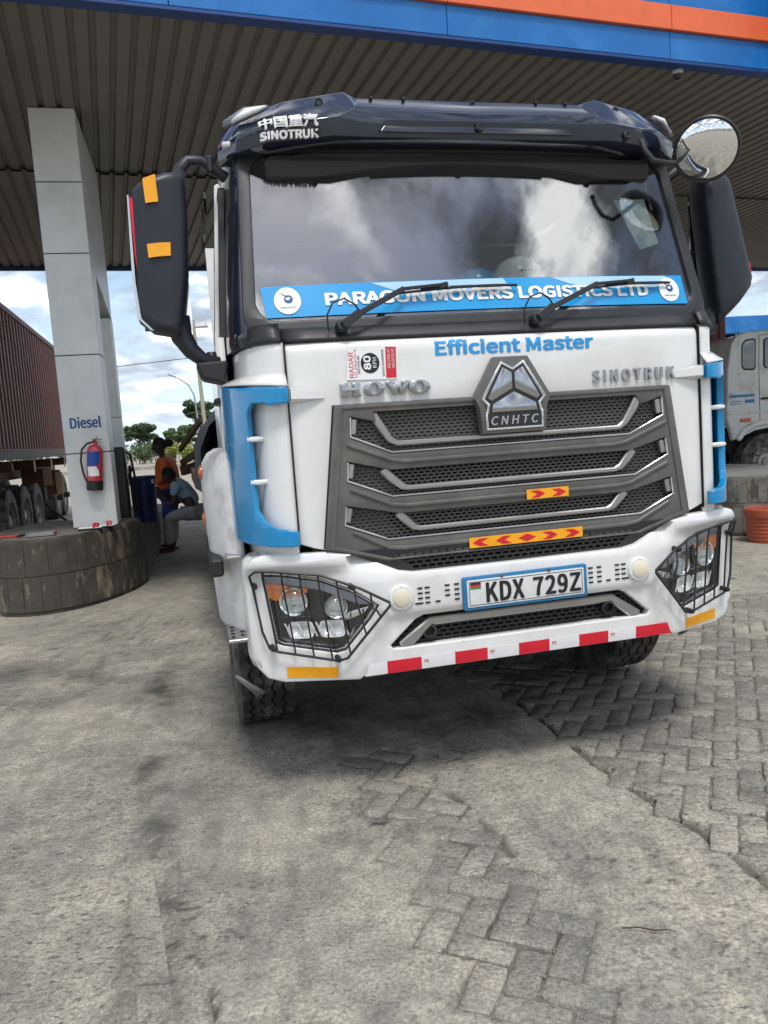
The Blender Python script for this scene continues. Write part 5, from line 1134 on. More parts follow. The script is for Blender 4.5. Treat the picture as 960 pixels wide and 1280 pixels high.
# ---- left and right wheel arch fenders, steps
for s in (-1, 1):
    b = MB()
    def fen(u, v):
        # u along length (front to back), v over the height
        z = [.68, .72, .90, 1.15, 1.32, 1.42, 1.475, 1.50, 1.505][int(round(v*8))]; ex = [-.020, 0, .012, .022, .022, .010, -.025, -.07, -.12][int(round(v*8))]
        y = .27+u*1.5; x = 1.238+ex-.125*(1-min(1, u*4.2))**2
        return (s*x, y, z)
    b.grid(fen, 14, 8); b.build('fender', 'white_dull', TK, ang=60, solid=.02)
    MB().box((s*1.235, .80, 1.0), (.055, 1.05, .075)).build('fender_band', 'black_rubber', TK, bevel=.01)
    b = MB().box((s*1.155, .36, .700), (.125, .36, .015)); o = b.build('step', 'silver', TK, bevel=.003)
    h_ = MB()
    for i in range(3):
        for j in range(5): h_.lathe([(.010, 0), (.007, .003), (0, .0015)], (s*(1.115+.04*i), .23+.06*j+.02*(i % 2), .7082), (0, 0, 1), 8)
    q_ = h_.build('step_holes', 'dark_void', o); q_['kind'] = 'stuff'
    MB().box((s*1.12, .50, .63), (.05, .06, .16)).build('step_bracket', 'undercarriage', TK, bevel=.01)
    MB().box((s*1.165, .30, 1.045), (.06, .14, .012)).build('upper_step', 'silver', TK, bevel=.002)
    for y, z in ((1.05, 1.385), (1.05, 1.15)): MB().lathe([(.035, 0), (.035, .012), (.02, .022), (0, .024)], (s*1.252, y, z), (s, 0, 0), 16).build('side_marker', 'amber', TK)
    wheel(TK, (s*1.035, 1.24, .535), ax=(s, 0, 0), r=.535, wd=.30)
    # rear axles
    for y in (5.6, 7.0):
        wheel(TK, (s*1.06, y, .535), ax=(s, 0, 0), r=.535, wd=.29, grooves=False); wheel(TK, (s*.72, y, .535), ax=(s, 0, 0), r=.535, wd=.29, grooves=False, name='inner_wheel')
    MB().box((s*.42, 5.0, .95), (.09, 8.4, .28)).build('chassis_rail', 'undercarriage', TK)
    MB().box((s*1.0, 3.4, .75), (.45, 1.2, .5)).build('fuel_tank', 'undercarriage', TK, bevel=.06, seg=3)
    MB().add([(s*1.19, .40, .50), (s*1.19, .52, .46), (s*1.10, .50, .36), (s*1.07, .40, .40)], [(0, 1, 2, 3)]).build('entry_step', 'silver', TK, solid=.012)
    MB().box((s*.85, 2.3, .55), (.60, .02, .6)).build('mud_flap', 'black_rubber', TK)
for y in (1.24, 5.6, 7.0): MB().tube([(-.95, y, .52), (.95, y, .52)], .08, 10).build('axle', 'undercarriage', TK)
MB().box((.02, .50, .475), (1.10, .08, .12)).build('front_beam', 'undercarriage', TK, bevel=.01)
b = MB()
for i in range(9): b.lathe([(.014, 0), (0, -.002)], (-.45+i*.115, .459, .47), (0, 1, 0), 10)
q_ = b.build('beam_holes', 'dark_void', TK); q_['kind'] = 'stuff'
MB().box((0, 1.35, .80), (1.0, 1.1, .62)).build('engine', 'undercarriage', TK, bevel=.05)
MB().box((-.2, .9, .34), (.7, .5, .06)).build('sump_guard', 'undercarriage', TK, bevel=.02)
for x, z in ((1.06, .50),): MB().box((x, .30, z), (.09, .06, .05)).build('tow_lug', 'undercarriage', TK, bevel=.01)
# ---- flat body behind the cab: deck, tarpaulin load, timbers
mat('tarp', (.020, .026, .030), .6, var=.25, vs=6, bump=.4, bs=8); mat('timber', (.09, .042, .022), .8, var=.3, vs=10, alt=(.07, .035, .02), altpos=(.5, .65), alts=7)
MB().box((0, 6.0, 1.12), (2.44, 7.2, .14)).build('deck', 'undercarriage', TK, bevel=.01)
def tarp(u, v):
    a = v*math.pi; y = 2.7+u*6.4; h = .68+.22*math.sin(u*9)+.10*math.sin(u*23+2); x = -math.cos(a)*(1.26+.04*math.sin(u*31)); z = 1.19+math.sin(a)**.6*h+.04*math.sin(u*40+v*9); return (x, y, z)
MB().grid(tarp, 46, 16).build('tarpaulin', 'tarp', TK, ang=60)
for (p0, p1, q0) in (((-1.44, 6.6, 1.50), (-1.18, 5.4, 1.80), .06), ((-1.44, 7.0, 1.33), (-1.05, 5.0, 1.58), .07), ((-1.30, 6.0, 1.23), (-1.26, 3.0, 1.26), .12), ((-1.45, 7.4, 1.22), (-1.26, 7.2, 1.27), .12)):
    MB().bar(p0, p1, q0*.6, q0).build('timber_prop', 'timber', TK)
# ---- things lying on the dashboard
MB().box((.16, .34, 2.07), (.46, .20, .10)).build('dash_cubby', 'interior', inn, bevel=.01)
hh = empty('hard_hat', (0, 0, 0)); tag(hh, 'white hard hat lying on the dashboard behind the wind screen', 'hard hat')
hl_c = TK.matrix_world
TM = Matrix.Translation((.544, 3.295, 0)) @ Matrix.Rotation(R(13.295), 4, 'Z')
hh.matrix_world = TM @ Matrix.Translation((.225, .33, 2.14))
MB().lathe([(.125, 0), (.122, .03), (.110, .07), (.085, .105), (.05, .128), (0, .137)], (0, 0, 0), (0, 0, 1), 36).build('crown', 'helmet', hh)
MB().lathe([(.118, .012), (.140, .006), (.148, -.002), (.145, -.006), (.118, 0)], (0, -.01, 0), (0, 0, 1), 36).build('brim', 'helmet', hh)
b = MB()
for k in range(5): b.box((-.03+k*.017, -.1135, .055), (.008, .004, .006), rx=R(-20))
b.build('vent_slots', 'dark_void', hh)['kind'] = 'stuff'
h2 = MB().lathe([(.10, 0), (.097, .04), (.075, .08), (.04, .10), (0, .105)], (0, 0, 0), (0, 0, 1), 28).lathe([(.10, .004), (.118, .002), (.116, -.004), (.095, 0)], (0, 0, 0), (0, 0, 1), 28).build('blue_cap', 'banner_blue'); h2.matrix_world = TM @ Matrix.Translation((.03, .34, 2.125)); tag(h2, 'blue cap lying left of the white hard hat on the dashboard', 'cap')

# ================================================================== right side: island, pot, second truck, container, shop
mat('island_yellow', (.22, .18, .12), .85, var=.25, vs=8, alt=(.065, .058, .048), altpos=(.42, .56), alts=7, stretch=(1, 1, .45), bump=.3, bs=25)
mat('island_grey', (.15, .145, .13), .85, var=.25, vs=8, alt=(.07, .066, .058), altpos=(.48, .6), alts=5, bump=.3, bs=25)
def tiles(ring, h, parent, mats, lo, hi, step=.19, lean=.97, seed=4, rows=((.04, .375), (.385, .70)), ymax=9.3):
    """rendered panels on the island wall, each one slab following the curve"""
    rn = random.Random(seed); n = len(ring); c = (sum(p[0] for p in ring)/n, sum(p[1] for p in ring)/n)
    seg = [ring[(i+lo) % n] for i in range(hi-lo+1)]
    acc = [0]
    for a, b_ in zip(seg[:-1], seg[1:]): acc.append(acc[-1]+math.dist(a, b_))
    def at_(t):
        for i in range(len(acc)-1):
            if acc[i+1] >= t: f = (t-acc[i])/(acc[i+1]-acc[i]); return (seg[i][0]+(seg[i+1][0]-seg[i][0])*f, seg[i][1]+(seg[i+1][1]-seg[i][1])*f)
        return seg[-1]
    for z0, z1 in rows:
        t = rn.uniform(0, .04)
        while t < acc[-1]-.05:
            wd = step*rn.uniform(.85, 1.15); b = MB(); m = 3; pts = [at_(t+.003+(wd-.006)*i/m) for i in range(m+1)]
            k = lambda z: 1-(1-lean)*(z/h)
            vs = []
            for z in (z0, z1):
                for off in (.0, .012+rn.uniform(0, .005)):
                    for p in pts:
                        d = Vector((p[0]-c[0], p[1]-c[1])); d2_ = d.normalized()*(off+.001)
                        vs.append((c[0]+d.x*k(z)+d2_.x, c[1]+d.y*k(z)+d2_.y, z))
            q = m+1; fs = []
            for i in range(m): fs += [(q+i, q+i+1, 3*q+i+1, 3*q+i), (i, 2*q+i, 2*q+i+1, i+1), (i, i+1, q+i+1, q+i), (2*q+i, 3*q+i, 3*q+i+1, 2*q+i+1)]
            fs += [(0, q, 3*q, 2*q), (m, 2*q+m, 3*q+m, q+m)]
            b.add(vs, fs); b.build('wall_panel', rn.choice(mats), parent, ang=40); t += wd
# left island: pick the part of the ring that faces the forecourt
fr_i = [i for i, p in enumerate(ring)]
i0 = min(range(len(ring)), key=lambda i: math.dist(ring[i], (-4.27, 8.4))); i1 = min(range(len(ring)), key=lambda i: math.dist(ring[i], (-2.80, 9.0)))
if i1 < i0: i1 += len(ring)
tiles(ring, .75, isl, ['island_paint', 'island_paint', 'island_paint', 'island_yellow'], i0, i1)
ISR = [(3.78, 11.8), (3.74, 10.2), (3.82, 9.62), (4.0, 9.34), (4.28, 9.2), (4.7, 9.16), (5.1, 9.26), (5.36, 9.6), (5.42, 10.2), (5.2, 11.9)]
ringR = smooth_ring(ISR, 2)
isr = empty('concrete_island', (0, 0, 0)); tag(isr, 'weathered concrete island with faded stripes behind the orange pot at the right', 'island')
island_block(ringR, .72, 'painted_wall', isr, 'island_grey', 'island_side', seed=8)
j0 = min(range(len(ringR)), key=lambda i: math.dist(ringR[i], (3.76, 10.2))); j1 = min(range(len(ringR)), key=lambda i: math.dist(ringR[i], (5.4, 10.0)))
if j1 < j0: j1 += len(ringR)
tiles(ringR, .72, isr, ['island_yellow', 'island_grey', 'island_grey'], j0, j1, step=.12, seed=11, rows=((.04, .39), (.40, .68)))
mat('terracotta', lin(168, 82, 56), .6, var=.12, vs=5)
pot = empty('plant_pot', (4.36, 8.78, 0)); tag(pot, 'round ribbed orange pot standing in front of the right island', 'pot')
prof = [(0, 0), (.235, 0)]
for i in range(6): z = .02+i*.042; prof += [(.240+i*.003, z), (.246+i*.003, z+.010), (.246+i*.003, z+.03), (.241+i*.003, z+.04)]
prof += [(.258, .285), (.272, .288), (.276, .30), (.276, .375), (.268, .382), (.255, .378), (.245, .30), (0, .30)]
MB().lathe(prof, (0, 0, 0), (0, 0, 1), 40).build('pot_wall', 'terracotta', pot)
MB().lathe([(.25, .31), (.1, .335), (0, .34)], (0, 0, 0), (0, 0, 1), 20).build('soil', 'undercarriage', pot)
# ---- second white truck, side on
mat('truck_grey', (.64, .64, .61), .4, coat=.3, var=.05, alt=(.30, .29, .26), altpos=(.5, .75), alts=3)
t2 = empty('truck', (6.2, 14.0, 0), R(6)); tag(t2, 'second, pale grey truck parked behind the right island, its side facing the camera', 'truck')
cab = [(.12, .95), (.02, 1.35), (.06, 2.2), (.14, 2.66), (.24, 2.80), (.45, 2.86), (2.2, 2.90), (2.6, 2.1), (2.7, 1.2), (2.7, .6), (1.28, .6), (1.22, .85), (1.05, 1.05), (.80, 1.13), (.55, 1.10), (.35, 1.02)]
plate('cab_side', 'truck_grey', t2, cab, y0=0, depth=.12, bevel=.03)
MB().prism([(.14, 1.2), (.2, 2.7), (.5, 2.84), (2.15, 2.87), (2.5, 2.1), (2.6, 1.2)], .10, 2.2).build('cab_body', 'truck_grey', t2, bevel=.03)
w1 = [(.32, 2.26), (.36, 2.20), (.52, 2.185), (.57, 2.22), (.58, 2.68), (.54, 2.715), (.40, 2.70), (.33, 2.62)]
plate('quarter_window', 'side_glass', t2, w1, y0=-.008, depth=.01); plate('window_seal', 'black_rubber', t2, sc_poly(w1, 1.06), [sc_poly(w1, .95)], y0=-.014, depth=.02, bevel=.004)
plate('window_back', 'interior', t2, w1, y0=-.003, depth=.002)
w2 = [(.74, 2.24), (.78, 2.20), (1.60, 2.20), (1.72, 2.30), (1.55, 2.70), (.80, 2.72), (.75, 2.68)]
plate('door_window', 'side_glass', t2, w2, y0=-.008, depth=.01); plate('window_seal', 'black_rubber', t2, sc_poly(w2, 1.04), [sc_poly(w2, .97)], y0=-.014, depth=.02, bevel=.004); plate('window_back', 'interior', t2, w2, y0=-.003, depth=.002)
strip('door_seam', 'dark_joint', t2, [(.64, 1.25), (.64, 2.3), (.66, 2.78)], -.003, .010, .004, bevel=0); strip('door_seam', 'dark_joint', t2, [(.66, 2.78), (1.8, 2.80)], -.003, .010, .004, bevel=0)
strip('fender_lip', 'truck_grey', t2, [(.20, .95), (.33, 1.12), (.55, 1.22), (.80, 1.25), (1.06, 1.17), (1.26, .98), (1.36, .75)], -.05, .10, .08, bevel=.02)
strip('body_crease', 'truck_grey', t2, [(.03, 1.42), (.9, 1.44), (2.6, 1.44)], -.012, .03, .02, bevel=.008)
MB().tube([(.66, -.03, 1.66), (.74, -.045, 1.665), (.84, -.045, 1.66), (.88, -.01, 1.66)], .018, 8).build('door_handle', 'black_plastic', t2)
MB().lathe([(.02, 0), (.016, -.008), (0, -.008)], (.70, 0, 1.57), (0, 1, 0), 12).build('door_lock', 'chrome_dull', t2)
MB().box((.36, -.02, 1.30), (.20, .03, .06)).build('side_marker', 'amber', t2, bevel=.012)
sg = plate('door_sign', 'white_dull', t2, [(.02, 1.50), (.56, 1.53), (.58, 1.84), (.04, 1.80)], y0=-.006, depth=.003)
for x0, x1, z0, z1 in ((.07, .54, 1.71, 1.755), (.07, .30, 1.63, 1.645), (.07, .28, 1.59, 1.605), (.36, .54, 1.60, 1.66)): MB().box(((x0+x1)/2, -.0075, (z0+z1)/2), (x1-x0, .003, z1-z0)).build('sign_band', 'plate_blue', sg)
wheel(t2, (.80, .16, .52), ax=(0, -1, 0), r=.52, wd=.30, grooves=False); wheel(t2, (.80, 2.0, .52), ax=(0, 1, 0), r=.52, wd=.30, grooves=False)
MB().box((1.0, 1.1, .9), (3.2, 1.2, .3)).build('chassis', 'undercarriage', t2); MB().box((.8, 1.1, 1.1), (1.2, 1.9, .1)).build('wheel_well', 'dark_void', t2)
# ---- container behind it
make_container('shipping_container', (6.95, 15.6, 0), R(13.3), 12.19, 1.40, 2.59, 'dark brown container standing upright behind the right mirror of the truck', 'shipping containers')
tr2 = empty('container_trailer', (6.95, 15.6, 0), R(13.3)); tag(tr2, 'trailer under the brown container at the right, behind the pale truck', 'trailer')
for x in (-.78, -1.66): MB().box((x, 6.1, 1.24), (.14, 12.0, .30)).build('chassis_rail', 'chassis_brown', tr2)
for y in (1.2, 2.5, 10.0):
    for x, ax in ((-.2, (1, 0, 0)), (-2.24, (-1, 0, 0))): wheel(tr2, (x, y, .52), ax=ax, grooves=False)
    MB().tube([(-.2, y, .52), (-2.2, y, .52)], .07, 10).build('axle', 'undercarriage', tr2)
# ---- shop with blue fascia, far right
mat('shop_wall', (.45, .42, .36), .8, var=.1)
sh = empty('shop', (13.2, 30.0, 0), R(10)); tag(sh, 'low pale building with a blue roof band at the far right', 'building')
MB().box((6, 4, 2.1), (12, 8, 4.2)).build('wall', 'shop_wall', sh); MB().box((6, 3.9, 4.62), (12.6, 8.6, .62)).build('roof_band', 'fascia_blue', sh, bevel=.02)
text('roof_lettering', 'CU', 'white_print', sh, .55, 1.15, 4.20, 4.46, -.03-.0, bold=.04, depth=.02); MB().box((1.55, -.02, 4.40), (.5, .03, .10), ry=R(-8)).build('roof_emblem', 'red_print', sh)
for x in (2, 5, 8): MB().box((x, -.01, 1.7), (1.6, .04, 1.6)).build('window', 'side_glass', sh)

# ================================================================== background left: road edge, hedges, trees, lamp, pole, wire
mat('verge', (.33, .30, .23), .9, var=.15, vs=.6); mat('kerb_stone', (.30, .28, .23), .9, var=.2, vs=2)
vg = MB().grid(lambda u, v: (-70+u*66, 62+v*60, .06+.10*math.sin(v*math.pi)), 20, 12).build('roadside_verge', 'verge'); tag(vg, kind='structure')
kb = MB().box((-37, 61.6, .12), (66, .5, .34)).build('road_kerb', 'kerb_stone', None, bevel=.04); tag(kb, kind='structure')
mat('leaf_dark', (.045, .085, .028), .6, var=.45, vs=.8); mat('leaf_mid', (.075, .12, .035), .6, var=.4, vs=.8); mat('leaf_yellow', (.30, .30, .035), .6, var=.35, vs=.7, alt=(.10, .14, .03), altpos=(.42, .6), alts=.8)
mat('bark', (.07, .055, .04), .9, var=.3)
def leaves(b, c, r, n, rn, size):
    """leaf quads through the volume of an ellipsoid clump"""
    for _ in range(n):
        while True:
            p = Vector((rn.uniform(-1, 1), rn.uniform(-1, 1), rn.uniform(-1, 1)))
            if .35 < p.length < 1: break
        q = Vector(c)+Vector((p.x*r[0], p.y*r[1], p.z*r[2])); a = Vector((rn.gauss(0, 1), rn.gauss(0, 1), rn.gauss(0, .6))).normalized(); e_ = a.orthogonal().normalized(); s = size*rn.uniform(.6, 1.4)
        b.add([q-a*s*.9, q+e_*s*.45, q+a*s*.9, q-e_*s*.45], [(0, 1, 2, 3)])
def tree(loc, h, cr, ch, seed, label, leafm='leaf_dark', name='tree', grp='trees beyond the road', clumps=26, n=200, size=.22):
    rn = random.Random(seed); t = empty(name, loc); tag(t, label, 'tree', grp); b = MB(); L_ = MB()
    base = h-ch
    b.tube([(0, 0, -.1), (.05, 0, base*.5), (-.03, .03, base), (.03, 0, h-ch*.4)], [.16, .12, .10, .04], 8)
    for k in range(clumps):
        a = rn.uniform(0, 6.28); rr = cr*math.sqrt(rn.random())*.85; zc = base+ch*(.25+.65*rn.random())*(1-.25*(rr/cr)**2); p = (math.cos(a)*rr, math.sin(a)*rr, zc)
        b.tube([(0, 0, base*rn.uniform(.75, 1)), (p[0]*.5, p[1]*.5, (base+zc)/2-.1), (p[0]*.95, p[1]*.95, zc)], [.06, .04, .015], 5)
        rc = cr*rn.uniform(.24, .42); leaves(L_, p, (rc, rc, rc*.62), n, rn, size)
    b.build('trunk', 'bark', t); L_.build('crown', leafm, t, flat=True, fix=False)
tree((-33.3, 110, 0), 5.6, 2.1, 3.2, 1, 'round crowned dark tree just right of the white column', size=.20)
tree((-28.6, 110, 0), 4.4, 1.5, 2.5, 2, 'small pale tree at the left of the pair beside the street lamp', 'leaf_mid', size=.18)
tree((-26.2, 108, 0), 4.7, 1.7, 2.9, 3, 'small pale tree at the right of the pair beside the street lamp', 'leaf_mid', size=.18)
tree((-20.2, 90, 0), 7.6, 1.6, 4.6, 6, 'taller tree partly hidden behind the cab of the white truck', 'leaf_dark', size=.22)
def bush(loc, r, seed, m_, label, grp, n=900, size=.14):
    rn = random.Random(seed); t = empty('bush', loc); tag(t, label, 'bush', grp); L_ = MB(); b = MB()
    for k in range(14):
        p = (rn.uniform(-.75, .75)*r[0], rn.uniform(-.6, .6)*r[1], r[2]*rn.uniform(.35, .85)); leaves(L_, p, (r[0]*.38, r[1]*.38, r[2]*.30), n//14, rn, size); b.tube([(p[0]*.4, p[1]*.4, 0), p], [.03, .01], 5)
    b.build('stems', 'bark', t); L_.build('foliage', m_, t, flat=True, fix=False)
bush((-22.2, 78, .05), (1.9, 1.2, 2.3), 21, 'leaf_dark', 'dark green bush at the foot of the round tree beyond the road', 'roadside bushes')
bush((-19.4, 76, .05), (1.8, 1.2, 2.0), 22, 'leaf_yellow', 'bright yellow flowering bush beyond the road', 'roadside bushes', 1300)
bush((-24.6, 80, .05), (1.8, 1.2, 2.0), 24, 'leaf_mid', 'mid green bush half hidden behind the white column', 'roadside bushes', 1200)
bush((-15.2, 80, .05), (1.5, 1.0, 1.9), 25, 'leaf_dark', 'dark bush between the standing person and the truck load', 'roadside bushes', 1200)
bush((-17.2, 77, .05), (1.4, 1.0, 1.7), 23, 'leaf_yellow', 'smaller yellow green bush behind the head of the standing person', 'roadside bushes', 1000)
rn = random.Random(5); b = MB()
for k in range(150): x = -160+k*2.2; leaves(b, (x, 190+rn.uniform(-8, 8), rn.uniform(.8, 2.2)), (3.2, 2, rn.uniform(1.3, 2.6)), 70, rn, .55)
o = b.build('distant_hedge', 'leaf_dark', None, flat=True, fix=False); tag(o, 'low dark line of distant bushes along the horizon', 'hedge', kind='stuff')
mat('galv', (.30, .31, .32), .45, metal=.6); mat('pole_wood', (.34, .32, .24), .8, var=.15)
sl = empty('street_lamp', (-13.55, 60, 0)); tag(sl, 'grey street lamp with a curved arm, standing beyond the forecourt', 'street lamp')
MB().tube([(0, 0, 0), (-.05, 0, 3.2), (-.18, 0, 5.4), (-.50, 0, 6.15), (-1.05, 0, 6.6), (-1.5, 0, 6.88)], [.085, .07, .055, .05, .045, .04], 10).build('pole', 'galv', sl)
MB().bar((-1.40, 0, 6.83), (-2.0, 0, 7.10), .22, .12).build('lamp_head', 'galv', sl, bevel=.03)
MB().lathe([(.16, 0), (.16, .06), (.09, .12)], (0, 0, 0), (0, 0, 1), 12).build('base_plate', 'galv', sl)
up_ = empty('utility_pole', (-9.86, 45, 0)); tag(up_, 'pale wooden utility pole rising behind the truck mirror', 'utility pole')
MB().tube([(.04, 0, 0), (0, 0, 3.7), (-.10, 0, 8.6)], [.13, .115, .09], 12).build('pole', 'pole_wood', up_)
MB().bar((-.9, 0, 8.2), (.7, 0, 8.2), .09, .11).build('cross_arm', 'pole_wood', up_)
for x in (-.8, .6): MB().lathe([(.03, 0), (.05, .05), (.03, .1), (.05, .14), (0, .17)], (x, 0, 8.25), (0, 0, 1), 10).build('insulator', 'white_dull', up_)
pts = [(-9.9+(-44)*t, 45+t*2, 6.55-1.6*math.sin(t*math.pi)*.62+(1.2*t)) for t in [i/24 for i in range(25)]]
o = MB().tube(pts, .022, 6).build('overhead_wire', 'black_rubber'); tag(o, 'thin sagging overhead wire running left from the utility pole', 'wire')

# tree belt across the road behind the photographer (it shows in the chrome and the mirrors)
rn = random.Random(15); b = MB()
for k in range(70): x = -110+k*3.2; leaves(b, (x, -55+rn.uniform(-5, 5), rn.uniform(2., 4.0)), (3.2, 2, rn.uniform(2.0, 4.2)), 60, rn, .7)
o = b.build('distant_tree_belt', 'leaf_dark', None, flat=True, fix=False); tag(o, 'belt of dark trees across the road, reflected in the chrome', 'trees', kind='stuff')
# ================================================================== people
mat('skin', (.055, .028, .018), .55, var=.08, vs=20); mat('hair', (.008, .007, .006), .8)
mat('shirt_orange', lin(205, 95, 40), .8, var=.1, vs=12); mat('trousers_blue', lin(35, 60, 125), .85, var=.15); mat('shirt_lightblue', lin(150, 175, 195), .8, var=.08, vs=12); mat('trousers_grey', lin(165, 160, 160), .85, var=.1); mat('sandal_brown', lin(110, 60, 45), .7)
def skinned(name, m_, parent, nodes, edges, root=0, sub=2):
    """nodes: list of (x, y, z, radius); grown into one continuous surface"""
    me = bpy.data.meshes.new(name); me.from_pydata([n[:3] for n in nodes], edges, []); me.update()
    o = bpy.data.objects.new(name, me); C.objects.link(o); me.materials.append(MAT[m_]); o.parent = parent
    md = o.modifiers.new('skin', 'SKIN'); md.use_smooth_shade = True
    if not me.skin_vertices: return o
    for i, n in enumerate(nodes):
        r = n[3]; me.skin_vertices[0].data[i].radius = (r, r) if not isinstance(r, tuple) else r
    me.skin_vertices[0].data[root].use_root = True
    sb = o.modifiers.new('sub', 'SUBSURF'); sb.levels = sub; sb.render_levels = sub
    return o
def head(parent, c, face, tilt, hairm='hair', ponytail=False):
    """head with brow, nose, mouth, ears and hair; face = heading angle, tilt = nod"""
    h = empty('head', c); h.parent = parent; h.rotation_euler = Euler((tilt, 0, face)); b = MB()
    n, m = 20, 14
    def f(u, v):
        a = u*2*math.pi; p = v*math.pi; x = math.sin(p)*math.cos(a); y = math.sin(p)*math.sin(a); z = math.cos(p)
        r = Vector((x*.074, y*.095, z*.118))
        if z < 0: r.x *= 1+.28*z; r.y *= 1+.12*z
        fr = max(0, -y)
        if fr > .3:
            r.y -= .022*math.exp(-(x/.16)**2-((z+.12)/.16)**2)       # nose
            r.y -= .010*math.exp(-(x/.35)**2-((z+.55)/.10)**2)       # lips
            r.y += .010*math.exp(-((abs(x)-.42)/.18)**2-((z-.08)/.12)**2)   # eye sockets
        return r
    b.grid(f, n, m); b.build('face', 'skin', h, ang=80)
    e = MB()
    for s in (-1, 1): e.lathe([(.011, 0), (.009, .006), (0, .009)], (s*.031, -.078, .012), (s*.2, -1, 0), 10)
    e.build('eyes', 'black_print', h)
    e = MB()
    for s in (-1, 1): e.grid(lambda u, v: (s*(.073+.012*math.sin(v*math.pi)), .005+.02*math.cos(u*2*math.pi)*v, -.005+.032*math.sin(u*2*math.pi)*v), 10, 3)
    e.build('ears', 'skin', h)
    g_ = MB().grid(lambda u, v: (lambda a, p: (math.sin(p)*math.cos(a)*.082, math.sin(p)*math.sin(a)*.103+.012, math.cos(p)*.124+.012))(u*2*math.pi, v*math.pi*(.42 if .55 < u < .95 else .64)), 24, 8)
    if ponytail: g_.lathe([(0, 0), (.05, .03), (.06, .07), (.04, .12), (0, .14)], (0, .08, .03), (0, 1, -.2), 14)
    g_.build('hair', hairm, h, ang=80)
def hand(nodes, edges, wi, d, side, curl):
    """palm and five fingers grown from the wrist node index wi along direction d"""
    w_ = Vector(nodes[wi][:3]); d = Vector(d).normalized(); sd_ = Vector(side).normalized(); cu_ = Vector(curl).normalized()
    pi = len(nodes); nodes.append((*(w_+d*.05), .030)); edges.append((wi, pi))
    for k, (o_, ln) in enumerate(((-.030, .075), (-.010, .085), (.010, .080), (.028, .062))):
        a = len(nodes); nodes.append((*(w_+d*.09+sd_*o_), .0095)); edges.append((pi, a)); nodes.append((*(w_+d*(.09+ln*.55)+sd_*o_*1.15+cu_*.012), .0085)); edges.append((a, a+1)); nodes.append((*(w_+d*(.09+ln*.85)+sd_*o_*1.15+cu_*.035), .007)); edges.append((a+1, a+2))
    a = len(nodes); nodes.append((*(w_+d*.045-sd_*.042), .010)); edges.append((pi, a)); nodes.append((*(w_+d*.085-sd_*.060+cu_*.01), .009)); edges.append((a, a+1))
# --- crouching man, facing left
pm = empty('person', (-3.1, 11.6, 0)); tag(pm, 'person in light blue shirt and grey trousers crouching beside the truck', 'person')
nd = [(.30, 0, .60, .12), (.22, 0, .80, .125), (.12, 0, .97, .13), (.035, 0, 1.055, .055), (.0, 0, 1.085, .05)]
ed = [(0, 1), (1, 2), (2, 3), (3, 4)]
def limb(nodes, edges, start, pts):
    p = start
    for q in pts: nodes.append(q); edges.append((p, len(nodes)-1)); p = len(nodes)-1
    return p
wl = limb(nd, ed, 2, [(.09, -.17, .99, .062), (.06, -.22, .72, .045), (-.06, -.19, .72, .036), (-.15, -.14, .80, .028)]); hand(nd, ed, wl, (-.6, .1, .6), (.5, .6, .5), (0, .9, .3))
wr = limb(nd, ed, 2, [(.09, .17, .99, .062), (.02, .22, .74, .045), (-.10, .16, .78, .036), (-.17, .08, .86, .028)]); hand(nd, ed, wr, (-.6, -.1, .6), (.5, -.6, .5), (0, -.9, .3))
for s in (-1, 1): limb(nd, ed, 0, [(.28, s*.10, .56, .095), (-.06, s*.15, .52, .066), (-.08, s*.15, .30, .058), (-.10, s*.13, .09, .042), (-.14, s*.14, .045, .04), (-.25, s*.15, .03, .032)])
skinned('body', 'skin', pm, nd, ed)
skinned('shirt', 'shirt_lightblue', pm, [(.30, 0, .64, .135), (.22, 0, .81, .145), (.12, 0, .97, .150), (.06, 0, 1.04, .085), (.09, -.18, .985, .080), (.07, -.215, .82, .068), (.09, .18, .985, .080), (.05, .215, .82, .068)], [(0, 1), (1, 2), (2, 3), (2, 4), (4, 5), (2, 6), (6, 7)])
skinned('trousers', 'trousers_grey', pm, [(.29, 0, .62, .135)] + [q for s in (-1, 1) for q in ((.27, s*.10, .56, .11), (.10, s*.14, .55, .10), (-.07, s*.15, .51, .088), (-.085, s*.15, .30, .085), (-.10, s*.13, .10, .075))], [(0, 1), (1, 2), (2, 3), (3, 4), (4, 5), (0, 6), (6, 7), (7, 8), (8, 9), (9, 10)])
for s in (-1, 1): MB().prism([(-.30, s*.15-.045), (-.02, s*.14-.04), (-.02, s*.14+.04), (-.30, s*.15+.045)], 0.004, .03, 'z').build('sandal', 'sandal_brown', pm, bevel=.01)
head(pm, (-.045, 0, 1.12), R(-90), R(22))
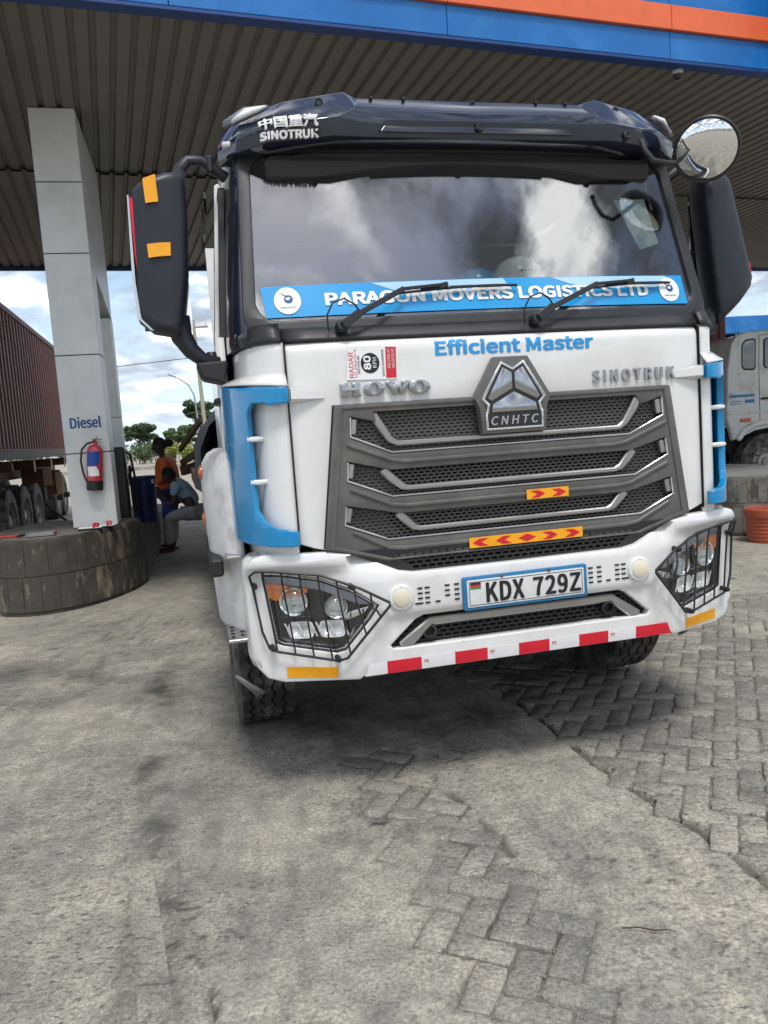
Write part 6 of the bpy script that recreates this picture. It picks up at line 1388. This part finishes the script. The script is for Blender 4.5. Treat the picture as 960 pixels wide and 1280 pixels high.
# --- standing person in orange, leaning a little, facing left
pw = empty('person', (-3.30, 12.0, 0)); pw.scale = (1.06, 1.06, 1.04); tag(pw, 'person in an orange shirt and blue trousers standing behind the crouching one', 'person')
nd = [(.06, 0, .86, .12), (.05, 0, 1.05, .115), (.03, 0, 1.25, .12), (-.01, 0, 1.38, .05), (-.03, 0, 1.43, .047)]; ed = [(0, 1), (1, 2), (2, 3), (3, 4)]
a = limb(nd, ed, 2, [(.02, -.16, 1.30, .055), (.05, -.20, 1.06, .042), (-.10, -.17, .98, .034), (-.19, -.12, 1.0, .026)]); hand(nd, ed, a, (-1, .3, .1), (.2, .6, .6), (0, .6, -.6))
a = limb(nd, ed, 2, [(.02, .16, 1.30, .055), (.03, .20, 1.05, .042), (-.12, .15, .97, .034), (-.20, .08, .96, .026)]); hand(nd, ed, a, (-1, -.3, .1), (.2, -.6, .6), (0, -.6, -.6))
for s in (-1, 1): limb(nd, ed, 0, [(.05, s*.09, .82, .09), (.0, s*.10, .47, .062), (-.0, s*.10, .09, .042), (-.03, s*.10, .045, .04), (-.16, s*.11, .03, .032)])
skinned('body', 'skin', pw, nd, ed)
skinned('shirt', 'shirt_orange', pw, [(.05, 0, .80, .185), (.03, 0, 1.02, .190), (.02, 0, 1.24, .165), (.0, 0, 1.33, .085), (.02, -.165, 1.29, .080), (.05, -.20, 1.08, .085), (-.10, -.185, .98, .075), (.02, .165, 1.29, .080), (.03, .20, 1.07, .072), (-.05, .18, 1.0, .06)], [(0, 1), (1, 2), (2, 3), (2, 4), (4, 5), (5, 6), (2, 7), (7, 8), (8, 9)])
skinned('trousers', 'trousers_blue', pw, [(.06, 0, .84, .14)] + [q for s in (-1, 1) for q in ((.05, s*.09, .78, .115), (.01, s*.10, .47, .088), (0, s*.10, .10, .075))], [(0, 1), (1, 2), (2, 3), (0, 4), (4, 5), (5, 6)])
for s in (-1, 1): MB().prism([(-.20, s*.11-.04), (.05, s*.10-.035), (.05, s*.10+.035), (-.20, s*.11+.04)], .004, .035, 'z').build('sandal', 'white_dull', pw, bevel=.01)
head(pw, (-.05, 0, 1.505), R(-90), R(8), ponytail=True)
